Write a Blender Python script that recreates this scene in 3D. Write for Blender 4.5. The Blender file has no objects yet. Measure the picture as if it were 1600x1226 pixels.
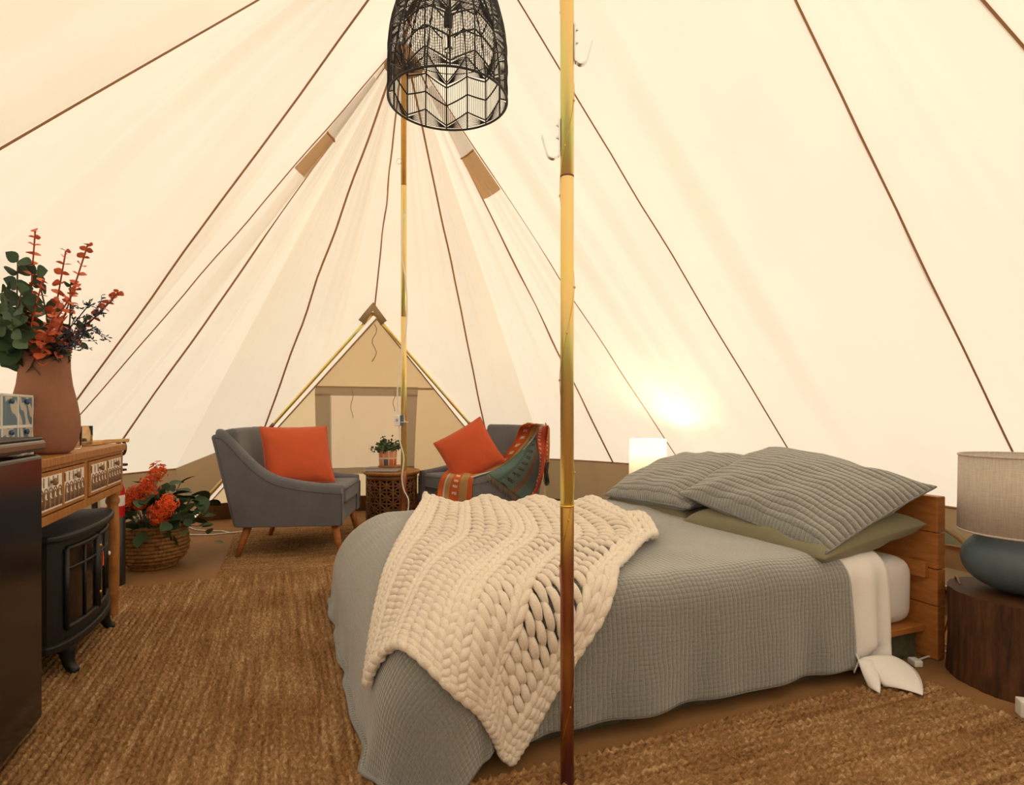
import bpy, bmesh, math, random
import numpy as np
from mathutils import Vector, Matrix, noise
from mathutils.bvhtree import BVHTree

PI = math.pi
rnd = random.Random(7)
S = bpy.context.scene
C = S.collection

# ------------------------------------------------------------------ camera, world, sun, exposure
CAM_H, FPX, YH = 0.913, 900.0, 645.0
cd = bpy.data.cameras.new('camera'); cam = bpy.data.objects.new('camera', cd); C.objects.link(cam)
cam.location = (0, 0, CAM_H); cam.rotation_euler = (PI/2, 0, 0)
cd.sensor_width = 36; cd.sensor_fit = 'HORIZONTAL'; cd.lens = 36*FPX/1600
cd.shift_y = (YH-613)/1600; cd.clip_start = .02
S.camera = cam

W = bpy.data.worlds.new('world'); S.world = W; W.use_nodes = True
bg = W.node_tree.nodes['Background']; bg.inputs[0].default_value = (1, .985, .96, 1); bg.inputs[1].default_value = 1.62
sd = bpy.data.lights.new('sun', 'SUN'); sun = bpy.data.objects.new('sun', sd); C.objects.link(sun)
sd.energy = 1.6; sd.angle = math.radians(14); sd.color = (1, .96, .9)
sun.rotation_euler = Vector((-.30, .38, -.87)).to_track_quat('-Z', 'Y').to_euler()

vs = S.view_settings
vs.view_transform = 'Standard'; vs.look = 'None'; vs.gamma = 1; vs.use_curve_mapping = False
vs.exposure = 0.17

# ------------------------------------------------------------------ frames
A_ = Vector((-.365, .931, 0)).normalized()      # along the ridge, front pole to rear pole
N_ = Vector((.931, .365, 0)).normalized()       # across, to the right
P1 = Vector((.141, 1.474, 0)); SP = 2.2; R_ = 2.2
P2 = P1 + A_*SP
HS, HP, HM = .48, 3.2, 3.22
def TA(s, l, z=0.): return P1 + A_*s + N_*l + Vector((0, 0, z))
def at(px, py, d): return Vector(((px-800)/FPX*d, d, CAM_H-(py-YH)/FPX*d))
TROT = math.atan2(N_.y, N_.x)                   # local x = across (n), local y = along (a)

# ------------------------------------------------------------------ mesh helpers
class MB:
    def __init__(s): s.v = []; s.f = []; s.uv = []; s.mi = []
    def add(s, v, f, uv=None, mi=0):
        o = len(s.v); s.v += [tuple(x) for x in v]; s.f += [tuple(i+o for i in q) for q in f]
        s.uv += list(uv) if uv is not None else [(0, 0)]*len(v)
        s.mi += [mi]*len(f); return s
    def box(s, x0, x1, y0, y1, z0, z1, mi=0):
        v = [(x, y, z) for z in (z0, z1) for y in (y0, y1) for x in (x0, x1)]
        return s.add(v, [(0,2,3,1), (4,5,7,6), (0,1,5,4), (2,6,7,3), (0,4,6,2), (1,3,7,5)], [(a[0]+a[1], a[2]) for a in v], mi)
    def tube(s, pts, r, n=6, closed=False, cap=True, mi=0):
        v, f, uv = tube(pts, r, n, closed, cap); return s.add(v, f, uv, mi)
    def lathe(s, prof, n=24, cx=0, cy=0, mi=0):
        v, f, uv = lathe(prof, n); return s.add([(x+cx, y+cy, z) for x, y, z in v], f, uv, mi)
    def xf(s, M): s.v = [tuple(M @ Vector(p)) for p in s.v]; return s
    def build(s, name, mat, parent=None, smooth=True, bevel=0, seg=2, solid=0, subsurf=0, loc=None):
        m = bpy.data.meshes.new(name)
        m.from_pydata(s.v, [], s.f)
        ul = m.uv_layers.new(name='UVMap')
        li = np.empty(len(m.loops), np.int32); m.loops.foreach_get('vertex_index', li)
        ul.data.foreach_set('uv', np.asarray(s.uv, np.float32)[li].ravel())
        for x in (mat if isinstance(mat, (list, tuple)) else [mat]): m.materials.append(x)
        if any(s.mi): m.polygons.foreach_set('material_index', np.asarray(s.mi, np.int32))
        if smooth: m.polygons.foreach_set('use_smooth', [True]*len(m.polygons))
        m.update()
        return link(name, m, parent, bevel, seg, solid, subsurf, loc, smooth)

def link(name, m, parent=None, bevel=0, seg=2, solid=0, subsurf=0, loc=None, smooth=True):
    o = bpy.data.objects.new(name, m); C.objects.link(o)
    if parent: o.parent = parent
    if loc is not None: o.location = loc
    if subsurf: x = o.modifiers.new('s', 'SUBSURF'); x.levels = x.render_levels = subsurf
    if solid: x = o.modifiers.new('t', 'SOLIDIFY'); x.thickness = solid; x.offset = 0
    if bevel:
        x = o.modifiers.new('b', 'BEVEL'); x.width = bevel; x.segments = seg; x.limit_method = 'ANGLE'; x.angle_limit = math.radians(40)
        if smooth: x.harden_normals = True
    return o

def lathe(prof, n=24):
    v, f, uv = [], [], []
    m = len(prof)
    for i in range(n):
        t = 2*PI*i/n
        for k, (r, z) in enumerate(prof): v.append((r*math.cos(t), r*math.sin(t), z)); uv.append((i/n, z))
    for i in range(n):
        j = (i+1) % n
        for k in range(m-1): f.append((i*m+k, j*m+k, j*m+k+1, i*m+k+1))
    if prof[0][0] > 1e-5: f.append(tuple(i*m for i in range(n))[::-1])
    if prof[-1][0] > 1e-5: f.append(tuple(i*m+m-1 for i in range(n)))
    return v, f, uv

def tube(pts, r, n=6, closed=False, cap=True):
    P = [Vector(p) for p in pts]; m = len(P)
    rs = r if isinstance(r, (list, tuple)) else [r]*m
    v, f, uv = [], [], []
    up = None; L = 0
    for i, p in enumerate(P):
        a = P[(i-1) % m] if closed or i > 0 else p
        b = P[(i+1) % m] if closed or i < m-1 else p
        t = (b-a); t = t.normalized() if t.length > 1e-9 else Vector((0, 0, 1))
        if up is None:
            up = Vector((0, 0, 1)) if abs(t.z) < .9 else Vector((1, 0, 0))
        up = (up - t*up.dot(t)); up = up.normalized() if up.length > 1e-6 else t.orthogonal().normalized()
        w = t.cross(up)
        if i: L += (p-P[i-1]).length
        for k in range(n):
            q = 2*PI*k/n
            v.append(p + (up*math.cos(q)+w*math.sin(q))*rs[i]); uv.append((k/n, L))
    mm = m if closed else m-1
    for i in range(mm):
        j = (i+1) % m
        for k in range(n):
            l = (k+1) % n
            f.append((i*n+k, i*n+l, j*n+l, j*n+k))
    if cap and not closed:
        f.append(tuple(range(n))[::-1]); f.append(tuple((m-1)*n+k for k in range(n)))
    return v, f, uv

def grid(fn, nu, nv, u0=0., u1=1., v0=0., v1=1., uvf=None):
    v, f, uv = [], [], []
    for j in range(nv+1):
        for i in range(nu+1):
            a = u0+(u1-u0)*i/nu; b = v0+(v1-v0)*j/nv
            v.append(tuple(fn(a, b))); uv.append(uvf(a, b) if uvf else (a, b))
    for j in range(nv):
        for i in range(nu):
            k = j*(nu+1)+i; f.append((k, k+1, k+nu+2, k+nu+1))
    return v, f, uv

def catmull(pts, n=8):
    P = [Vector(p) for p in pts]; out = []
    for i in range(len(P)-1):
        a, b, c, d = P[max(i-1, 0)], P[i], P[i+1], P[min(i+2, len(P)-1)]
        for k in range(n):
            t = k/n
            out.append(.5*((2*b)+(c-a)*t+(2*a-5*b+4*c-d)*t*t+(3*b-3*c+d-a)*t**3))
    out.append(P[-1]); return out

def thing(name, label, cat, loc=(0, 0, 0), rotz=0, group=None):
    o = bpy.data.objects.new(name, None); C.objects.link(o); o.empty_display_size = .05
    o.location = loc; o.rotation_euler = (0, 0, rotz); return tag(o, label, cat, group)
def tag(o, label, cat, group=None):
    o['label'] = label; o['category'] = cat
    if group: o['group'] = group
    return o
def struct(o, label=None, cat=None):
    o['kind'] = 'structure'
    if label: o['label'] = label
    if cat: o['category'] = cat
    return o
def sempty(name, label, cat):
    o = bpy.data.objects.new(name, None); C.objects.link(o); return struct(o, label, cat)
def copy_tree(o, parent=None):
    c = o.copy(); C.objects.link(c); c.parent = parent
    for ch in o.children: copy_tree(ch, c)
    return c
def fbm(x, y=0., z=0.): return noise.noise(Vector((x, y, z)))

# ------------------------------------------------------------------ materials
def srgb(r, g, b):
    q = lambda c: (c/255/12.92) if c/255 <= .04045 else ((c/255+.055)/1.055)**2.4
    return (q(r), q(g), q(b), 1)
class NT:
    def __init__(s, name):
        s.m = bpy.data.materials.new(name); s.m.use_nodes = True; s.t = s.m.node_tree
        s.b = s.t.nodes['Principled BSDF']; s.out = s.t.nodes['Material Output']
    def n(s, typ, **kw):
        x = s.t.nodes.new(typ)
        for k, v in kw.items():
            if k.startswith('i_'): x.inputs[k[2:].replace('_', ' ')].default_value = v
            else: setattr(x, k, v)
        return x
    def l(s, a, b): s.t.links.new(a, b)
    def math(s, op, a, b=None):
        x = s.t.nodes.new('ShaderNodeMath'); x.operation = op
        for i, q in enumerate((a, b)):
            if q is None: continue
            if isinstance(q, (int, float)): x.inputs[i].default_value = q
            else: s.l(q, x.inputs[i])
        return x.outputs[0]
    def coord(s, which='Object', scale=(1, 1, 1)):
        tc = s.n('ShaderNodeTexCoord'); mp = s.n('ShaderNodeMapping'); mp.inputs['Scale'].default_value = scale
        s.l(tc.outputs[which], mp.inputs[0]); return mp.outputs[0]
    def noise(s, vec, scale, detail=4, rough=.6):
        x = s.n('ShaderNodeTexNoise'); x.inputs['Scale'].default_value = scale; x.inputs['Detail'].default_value = detail; x.inputs['Roughness'].default_value = rough
        s.l(vec, x.inputs['Vector']); return x.outputs[0]
    def ramp(s, fac, stops):
        x = s.n('ShaderNodeValToRGB'); e = x.color_ramp.elements
        while len(e) < len(stops): e.new(.5)
        for q, (p, c) in zip(e, stops): q.position = p; q.color = c
        s.l(fac, x.inputs[0]); return x.outputs[0]
    def bump(s, h, strength=.3, dist=.01):
        x = s.n('ShaderNodeBump'); x.inputs['Strength'].default_value = strength; x.inputs['Distance'].default_value = dist
        s.l(h, x.inputs['Height']); s.l(x.outputs[0], s.b.inputs['Normal']); return x.outputs[0]

def M_plain(name, c, rough=.6, metal=0, var=.0, scale=20, bump=0, bscale=200, spec=.5, which='Object', stretch=(1, 1, 1)):
    t = NT(name); t.b.inputs['Roughness'].default_value = rough; t.b.inputs['Metallic'].default_value = metal
    t.b.inputs['Specular IOR Level'].default_value = spec
    if var:
        d = tuple(max(0, x*(1-var)) for x in c[:3])+(1,); e = tuple(min(1, x*(1+var)) for x in c[:3])+(1,)
        t.l(t.ramp(t.noise(t.coord(which, stretch), scale), [(.3, d), (.7, e)]), t.b.inputs['Base Color'])
    else: t.b.inputs['Base Color'].default_value = c
    if bump: t.bump(t.noise(t.coord(which, stretch), bscale, 3), bump, .004)
    return t.m

def M_canvas(name, c, trans=.5, fold=.0):
    t = NT(name); t.t.nodes.remove(t.b)
    v = t.coord('Object')
    weave = t.noise(t.coord('Object', (1, 1, 1)), 420, 2); big = t.noise(v, 1.6, 3)
    col = t.ramp(big, [(.3, tuple(x*.95 for x in c[:3])+(1,)), (.7, c)])
    bmp = t.n('ShaderNodeBump'); bmp.inputs['Strength'].default_value = .12; bmp.inputs['Distance'].default_value = .004
    t.l(t.math('ADD', weave, t.math('MULTIPLY', t.noise(v, 9, 4), 2.)), bmp.inputs['Height'])
    d = t.n('ShaderNodeBsdfDiffuse'); tr = t.n('ShaderNodeBsdfTranslucent'); mx = t.n('ShaderNodeMixShader')
    t.l(col, d.inputs[0]); t.l(col, tr.inputs[0]); t.l(bmp.outputs[0], d.inputs['Normal']); t.l(bmp.outputs[0], tr.inputs['Normal'])
    mx.inputs[0].default_value = trans; t.l(d.outputs[0], mx.inputs[1]); t.l(tr.outputs[0], mx.inputs[2]); t.l(mx.outputs[0], t.out.inputs[0])
    return t.m

def M_fabric(name, c, scale=900, var=.25, bump=.25, sheen=.2, which='Object', stretch=(1, 1, 1)):
    t = NT(name); v = t.coord(which, stretch); n1 = t.noise(v, scale, 2, .7); n2 = t.noise(v, 6, 3)
    f = t.math('ADD', t.math('MULTIPLY', n1, .75), t.math('MULTIPLY', n2, .25))
    t.l(t.ramp(f, [(.32, tuple(x*(1-var) for x in c[:3])+(1,)), (.68, tuple(min(1, x*(1+var)) for x in c[:3])+(1,))]), t.b.inputs['Base Color'])
    t.b.inputs['Roughness'].default_value = .9; t.b.inputs['Specular IOR Level'].default_value = .15; t.b.inputs['Sheen Weight'].default_value = sheen
    t.bump(f, bump, .003); return t.m

def M_quilt(name, c, pu=.02, pv=.03, wu=1., wv=1., strength=.8, dist=.006):
    """stitched quilting from the UV map, in metres"""
    t = NT(name); uv = t.coord('UV')
    nz = t.n('ShaderNodeTexNoise'); nz.inputs['Scale'].default_value = 9; nz.inputs['Detail'].default_value = 3; t.l(uv, nz.inputs['Vector'])
    mixv = t.n('ShaderNodeVectorMath', operation='MULTIPLY_ADD'); t.l(nz.outputs['Color'], mixv.inputs[0]); mixv.inputs[1].default_value = (.022, .022, 0); t.l(uv, mixv.inputs[2])
    sp = t.n('ShaderNodeSeparateXYZ'); t.l(mixv.outputs[0], sp.inputs[0])
    def line(o, p): return t.math('POWER', t.math('ABSOLUTE', t.math('SINE', t.math('MULTIPLY', o, PI/p))), .45)
    hu = line(sp.outputs[0], pu); hv = line(sp.outputs[1], pv)
    fine = t.noise(t.coord('UV'), 260, 3)
    h = t.math('ADD', t.math('ADD', t.math('MULTIPLY', hu, wu), t.math('MULTIPLY', hv, wv)), t.math('MULTIPLY', fine, .55))
    t.bump(h, strength, dist)
    f = t.noise(uv, 420, 2)
    t.l(t.ramp(f, [(.3, tuple(x*.78 for x in c[:3])+(1,)), (.7, tuple(x*1.2 for x in c[:3])+(1,))]), t.b.inputs['Base Color'])
    t.b.inputs['Roughness'].default_value = .92; t.b.inputs['Specular IOR Level'].default_value = .1; t.b.inputs['Sheen Weight'].default_value = .85; t.b.inputs['Sheen Roughness'].default_value = .6
    return t.m

def M_wood(name, c1, c2, rough=.5, scale=(2, 2, 18), ns=5, bump=.15, which='Object'):
    t = NT(name); v = t.coord(which, scale); n1 = t.noise(v, ns, 6, .65)
    t.l(t.ramp(n1, [(.28, c1), (.72, c2)]), t.b.inputs['Base Color']); t.b.inputs['Roughness'].default_value = rough
    t.b.inputs['Specular IOR Level'].default_value = .3
    t.bump(n1, bump, .004); return t.m

def M_zinc(name, dark=False):
    t = NT(name); v = t.coord('Object', (6, 6, 1.3)); n1 = t.noise(v, 1.7, 3, .5)
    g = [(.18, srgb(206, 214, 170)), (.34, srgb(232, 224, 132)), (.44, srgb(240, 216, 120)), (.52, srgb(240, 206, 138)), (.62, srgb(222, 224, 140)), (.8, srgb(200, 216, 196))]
    if dark: g = [(.2, srgb(150, 140, 66)), (.36, srgb(196, 150, 76)), (.5, srgb(150, 84, 70)), (.62, srgb(132, 86, 108)), (.76, srgb(150, 142, 70)), (.9, srgb(176, 156, 84))]  # darker zinc tints with the dark bed's reflection painted into the colour
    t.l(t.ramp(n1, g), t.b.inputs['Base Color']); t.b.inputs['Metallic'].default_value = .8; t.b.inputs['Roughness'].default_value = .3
    t.bump(t.noise(t.coord('Object', (1, 1, .2)), 300, 2), .05, .002); return t.m

def M_glass(name, c=(1, 1, 1, 1), rough=.02, ior=1.12):
    t = NT(name); t.b.inputs['Base Color'].default_value = c; t.b.inputs['Transmission Weight'].default_value = 1; t.b.inputs['Roughness'].default_value = rough; t.b.inputs['IOR'].default_value = ior
    return t.m

def M_shade(name, c, trans=.35):
    t = NT(name); t.t.nodes.remove(t.b)
    v = t.coord('Object', (1, 1, 1)); a = t.noise(t.coord('Object', (420, 420, 14)), 1, 2); b = t.noise(t.coord('Object', (30, 30, 900)), 1, 2)
    f = t.math('MULTIPLY', t.math('ADD', a, b), .5)
    col = t.ramp(f, [(.35, tuple(x*.78 for x in c[:3])+(1,)), (.65, tuple(min(1, x*1.12) for x in c[:3])+(1,))])
    d = t.n('ShaderNodeBsdfDiffuse'); tr = t.n('ShaderNodeBsdfTranslucent'); mx = t.n('ShaderNodeMixShader'); mx.inputs[0].default_value = trans
    t.l(col, d.inputs[0]); t.l(col, tr.inputs[0]); t.l(d.outputs[0], mx.inputs[1]); t.l(tr.outputs[0], mx.inputs[2]); t.l(mx.outputs[0], t.out.inputs[0]); return t.m

def M_leaf(name, c, var=.3):
    t = NT(name); n1 = t.noise(t.coord('Object'), 12, 3)
    oi = t.n('ShaderNodeObjectInfo')
    f = t.math('ADD', t.math('MULTIPLY', n1, .5), t.math('MULTIPLY', oi.outputs['Random'], .5))
    t.l(t.ramp(f, [(.2, tuple(x*(1-var) for x in c[:3])+(1,)), (.8, tuple(min(1, x*(1+var)) for x in c[:3])+(1,))]), t.b.inputs['Base Color'])
    t.b.inputs['Roughness'].default_value = .55; t.b.inputs['Specular IOR Level'].default_value = .3
    t.b.inputs['Subsurface Weight'].default_value = 0
    return t.m

def M_jute(name):
    t = NT(name); uv = t.coord('UV')
    rows = t.noise(t.coord('UV', (2.2, 45, 1)), 1, 3); fine = t.noise(t.coord('UV', (.6, 1, 1)), 95, 4, .8); big = t.noise(uv, 3.2, 3)
    f = t.math('ADD', t.math('ADD', t.math('MULTIPLY', rows, .30), t.math('MULTIPLY', fine, .56)), t.math('MULTIPLY', big, .15))
    t.l(t.ramp(f, [(.32, srgb(70, 46, 26)), (.43, srgb(132, 94, 58)), (.53, srgb(168, 128, 86)), (.66, srgb(226, 194, 148))]), t.b.inputs['Base Color'])
    t.b.inputs['Roughness'].default_value = .95; t.b.inputs['Specular IOR Level'].default_value = .1
    t.bump(t.noise(t.coord('UV', (1, 1, 1)), 330, 3, .8), .7, .006); return t.m

m_canvas = M_canvas('cream_canvas', (.91, .777, .61, 1), .5)
m_sod = M_canvas('tan_canvas', (.46, .31, .17, 1), .22)
m_doorcloth = M_canvas('door_canvas', (.78, .53, .28, 1), .40)
m_doorside = M_canvas('door_side_canvas', (.86, .63, .36, 1), .44)
m_doorpink = M_canvas('door_inner_canvas', (.80, .57, .36, 1), .44)
m_binding = M_canvas('door_binding', (.47, .33, .19, 1), .22)
m_hood = M_canvas('vent_hood_canvas', (.66, .45, .26, 1), .34)
m_seam = M_plain('seam_tape', srgb(176, 132, 92), .9)
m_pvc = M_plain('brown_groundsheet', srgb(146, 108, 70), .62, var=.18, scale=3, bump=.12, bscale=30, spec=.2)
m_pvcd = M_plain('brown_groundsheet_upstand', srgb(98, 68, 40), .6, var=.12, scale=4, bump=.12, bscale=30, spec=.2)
m_mesh_white = M_canvas('vent_mesh', (.88, .84, .80, 1), .45)
m_jute = M_jute('jute')
m_zinc = M_zinc('zinc_plated_steel'); m_zincd = M_zinc('zinc_steel_dark_reflection', True)
m_steel = M_plain('bright_steel', (.75, .76, .78, 1), .22, 1)
m_black = M_plain('black_rattan', (.012, .011, .010, 1), .6, var=.3, scale=60)
m_blackmetal = M_plain('black_iron', (.007, .0065, .006, 1), .5, 0, bump=.06, bscale=400)
m_blackplastic = M_plain('black_plastic', (.02, .02, .02, 1), .35)
m_white = M_plain('white_plastic', (.82, .80, .76, 1), .4)
m_bulb = M_glass('clear_glass')
m_quilt = M_quilt('sage_grey_quilt', srgb(124, 125, 119), .0165, .0135, .8, .9, .62, .005)
m_sham = M_quilt('sage_grey_sham', srgb(123, 123, 115), .018, .027, .35, 1.6, .9, .008)
m_sage = M_fabric('sage_cotton', srgb(134, 128, 102), 700, .12, .1)
m_sheet = M_fabric('white_linen', srgb(244, 241, 238), 500, .05, .25)
m_knit = M_fabric('cream_wool', srgb(234, 222, 206), 260, .12, .5, .4)
m_grey = M_fabric('grey_upholstery', srgb(104, 104, 110), 800, .35, .35, .25)
m_greyd = M_fabric('grey_piping', srgb(92, 91, 94), 800, .3, .3)
m_orange = M_fabric('burnt_orange_linen', srgb(200, 88, 52), 600, .14, .25)
m_legwood = M_wood('oak_leg', srgb(146, 88, 44), srgb(190, 122, 66), .45)
m_pine = M_wood('honey_pine', srgb(140, 88, 42), srgb(190, 130, 70), .5, (2, 14, 2), 4)
m_head = M_wood('headboard_timber', srgb(158, 96, 46), srgb(200, 134, 70), .45, (2, 2, 12), 4)
m_carve = M_wood('carved_mango_wood', srgb(86, 54, 28), srgb(134, 90, 50), .5, (3, 3, 8), 6)
m_carvetop = M_wood('table_top_mango_wood', srgb(140, 92, 48), srgb(186, 130, 72), .4, (4, 12, 4), 4)
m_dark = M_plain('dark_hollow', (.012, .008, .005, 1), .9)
m_whitewash = M_plain('whitewashed_carving', srgb(232, 222, 208), .85, var=.14, scale=45, bump=.3, bscale=150)
m_brownline = M_plain('worn_brown_carving', srgb(138, 104, 78), .8, var=.3, scale=50)
m_terra = M_plain('terracotta', srgb(150, 104, 82), .85, var=.07, scale=14, bump=.12, bscale=120, spec=.2)
m_green = M_leaf('green_leaf', srgb(52, 72, 46), .45)
m_green2 = M_leaf('grey_green_leaf', srgb(84, 104, 72), .35)
m_red = M_leaf('coral_leaf', srgb(220, 112, 76), .22)
m_redstem = M_plain('coral_stem', srgb(170, 84, 56), .8)
m_flower = M_leaf('orange_flower', srgb(226, 92, 40), .25)
m_blue = M_leaf('slate_blue_sprig', srgb(62, 66, 80), .3)
m_stem = M_plain('stem', srgb(96, 84, 52), .8)
m_wicker = M_wood('water_hyacinth', srgb(98, 66, 34), srgb(170, 124, 70), .7, (30, 30, 8), 3, .5)
m_fridge = M_plain('black_gloss', (.010, .010, .011, 1), .16, spec=.5)
m_bronze = M_plain('smoked_trim', (.17, .14, .10, 1), .25, .8)
m_glass = M_glass('tumbler_glass')
m_leather = M_plain('brown_leather', srgb(60, 38, 24), .6)
m_extred = M_plain('red_paint', srgb(190, 24, 22), .3)
m_stump = M_wood('dark_bark_wood', srgb(34, 20, 11), srgb(104, 66, 38), .7, (13, 13, 1.6), 2.6, .9)
m_stumptop = M_wood('stump_end_grain', srgb(54, 34, 20), srgb(96, 62, 36), .6, (3, 3, 3), 4, .3)
m_ceramic = M_plain('blue_grey_ceramic', srgb(84, 100, 108), .55, var=.1, scale=8, bump=.5, bscale=160, stretch=(1, 1, .08))
m_linenshade = M_shade('oatmeal_linen_shade', srgb(228, 216, 204), .3)
m_whiteshade = M_shade('white_pleated_shade', (.84, .78, .68, 1), .10)
m_gold = M_plain('gold_wire', srgb(226, 186, 84), .3, 1)
m_cable = M_plain('white_cable', (.78, .76, .72, 1), .45)
m_blueband = M_plain('blue_box', srgb(64, 92, 130), .4)

# ================================================================== TENT
def per(u):
    L1 = SP; L2 = PI*R_; T = 2*(L1+L2); u %= T
    if u < L1: return TA(u, R_)
    u -= L1
    if u < L2: t = u/R_; return TA(SP+R_*math.sin(t), R_*math.cos(t))
    u -= L2
    if u < L1: return TA(SP-u, -R_)
    u -= L1; t = u/R_
    return TA(-R_*math.sin(t), -R_*math.cos(t))
PER = 2*(SP+PI*R_)
UL = [i*PER/4000 for i in range(4000)]
UPTS = [per(u) for u in UL]
def ray_u(m):
    best = None
    for u, p in zip(UL, UPTS):
        if p.y > .8:
            e = abs(p.x/p.y-m)
            if best is None or e < best[0]: best = (e, u)
    return best[1]
AP1, AP2, RM = TA(0, 0, HP), TA(SP, 0, HP), TA(1.13, 0, HM)
def ridge(r):
    return AP1.lerp(RM, r*2) if r < .5 else RM.lerp(AP2, r*2-1)
def pix(p): return (800+FPX*p.x/p.y, YH-FPX*(p.z-CAM_H)/p.y)
def solve_bottom(top, px, py, u0, u1):
    """perimeter position whose seam from TOP passes over an image point"""
    best = None
    for u in UL:
        if not (u0 <= u <= u1): continue
        b = per(u)+Vector((0, 0, HS))
        for k in range(1, 60):
            q = top.lerp(b, k/60)
            if q.y < .15: continue
            x, y = pix(q); e = math.hypot(x-px, y-py)
            if best is None or e < best[0]: best = (e, u)
    return best[1]
FLp, FRp = per(ray_u(-.584)), per(ray_u(.057))
ATOP = Vector((-1.123, 4.70, 1.759))
def leg_pt(foot, y):
    best = min(((abs(pix(ATOP.lerp(foot, k/200))[1]-y), k) for k in range(201)))
    return ATOP.lerp(foot, best[1]/200)
LG, LB = leg_pt(FRp, 690), leg_pt(FLp, 678)
uFR, uFL = ray_u(.057), ray_u(-.584)
u_k, u_j, u_i, u_h = ray_u(.93), ray_u(.52), ray_u(.300), ray_u(.175)
u_c, u_e = ray_u(-.722), ray_u(-.86); u_d = u_e+.04
Lend = SP+PI*R_+SP
u_f = solve_bottom(RM, 0, 230, u_d+.3, Lend+1.8)
u_m = solve_bottom(AP1, 25, 28, u_f+.1, Lend+3.0)
u_l = solve_bottom(AP1, 1572, 32, PER-3.2, PER-.05)
# nodes: bottom kind, value, ridge position, visible seam, seam width
nodes = [('u', u_k, 0, .016), ('u', u_j, .5, .010), ('u', u_i, 1, .007), ('u', u_h, 1, .014), ('u', uFR, 1, 0), ('p', LG, 1, .013), ('p', ATOP, 1, .012),
         ('p', LB, 1, .014), ('u', uFL, 1, 0), ('u', u_c, 1, .013), ('u', u_e, 1, .008), ('u', u_d, .5, .013), ('u', u_f, .5, .008), ('u', u_m, 0, .016),
         ('u', (u_m+u_l)/2-.8, 0, .016), ('u', (u_m+u_l)/2+.8, 0, .016), ('u', u_l, 0, .016)]
def npt(nd): return per(nd[1])+Vector((0, 0, HS)) if nd[0] == 'u' else nd[1].copy()
ceiling = sempty('ceiling', 'cream canvas bell tent roof with brown seams running down from its peaks', 'tent roof')
amps = {0: .026, 1: .022, 2: .010, 3: .012, 4: .005, 5: .012, 6: .016, 7: .007, 8: .012, 9: .024, 10: .034, 11: .030, 12: .030}
def panel_fn(i):
    a, b = nodes[i], nodes[(i+1) % len(nodes)]
    ua, ub = a[1], b[1]
    if a[0] == 'u' and b[0] == 'u' and ub < ua: ub += PER
    ta, tb = a[2], b[2]; amp = amps.get(i, .01)
    ct = (ridge(ta)+ridge(tb))/2
    pa, pb = npt(a), npt(b)
    inn = TA(1.1, 0, .6)
    e1 = pa-ct; e2 = pb-ct; nn = e1.cross(e2)
    nn = nn.normalized() if nn.length > 1e-6 else N_
    if nn.dot(inn-(pa+pb+ct)/3) < 0: nn = -nn
    def fn(x, v, off=0.):
        top = ridge(ta+(tb-ta)*x)
        bot = per(ua+(ub-ua)*x)+Vector((0, 0, HS)) if (a[0] == 'u' and b[0] == 'u') else pa.lerp(pb, x)
        p = top.lerp(bot, v)
        w = math.sin(PI*x)
        # folds run from the peaks down to the pegs
        d = 0
        for k, (fr, ph) in enumerate(((3, .3), (5, 1.7), (9, .4), (14, 2.2))):
            d += math.sin(fr*PI*x+ph*(i+1)+.9*fbm(v*1.7, i*3.1, k))*(.8 if k < 2 else .4)
        d *= amp*w*math.sin(PI*min(1, v*1.05))**.6*(.45+.9*fbm(x*2+i, v*2, 7.3)+.3)
        sag = (.035 if i not in (10, 11, 12) else -.07)*w*math.sin(PI*v)
        return p+nn*(sag+d+off)
    return fn
for i in range(len(nodes)):
    fn = panel_fn(i)
    big = (npt(nodes[i])-npt(nodes[(i+1) % len(nodes)])).length
    MB().add(*grid(fn, max(10, int(big*36)), 44)).build('canvas_panel', m_canvas, ceiling)
for i, nd in enumerate(nodes):
    if not nd[3]: continue
    top, bot = ridge(nd[2]), npt(nd)
    fn = panel_fn(i); pts = [fn(0, v/24) for v in range(25)]
    axis = (TA(1.1, 0, 1.2)-(top+bot)/2).normalized()
    d = (bot-top).normalized(); side = d.cross(axis).normalized(); inw = side.cross(d).normalized()
    if inw.dot(axis) < 0: inw = -inw
    mb = MB(); w = nd[3]/2*1.0
    V = []; F = []
    for k, p in enumerate(pts):
        jig = side*(.012*fbm(k*.35, i*2.7, 1.1)*math.sin(PI*k/24)); pts[k] = p+jig
        V += [p+jig-side*w+inw*.004, p+jig+inw*.009, p+jig+side*w+inw*.004]
    for k in range(24): F += [(3*k, 3*k+1, 3*k+4, 3*k+3), (3*k+1, 3*k+2, 3*k+5, 3*k+4)]
    mb.add(V, F).build('seam', m_seam, ceiling)
# canvas hem along the wall top, ridge tape
MB().tube([per(u_k-1.5+(uFR-u_k+1.5)*k/80)+Vector((0, 0, HS-.004)) for k in range(81)], .006, 5).build('hem', m_seam, ceiling)
MB().tube([per(uFL+(u_m-uFL)*k/80)+Vector((0, 0, HS-.004)) for k in range(81)], .006, 5).build('hem', m_seam, ceiling)
MB().tube([ridge(k/10)-Vector((0, 0, .006)) for k in range(11)], .010, 6).build('ridge_seam', m_seam, ceiling)
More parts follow.
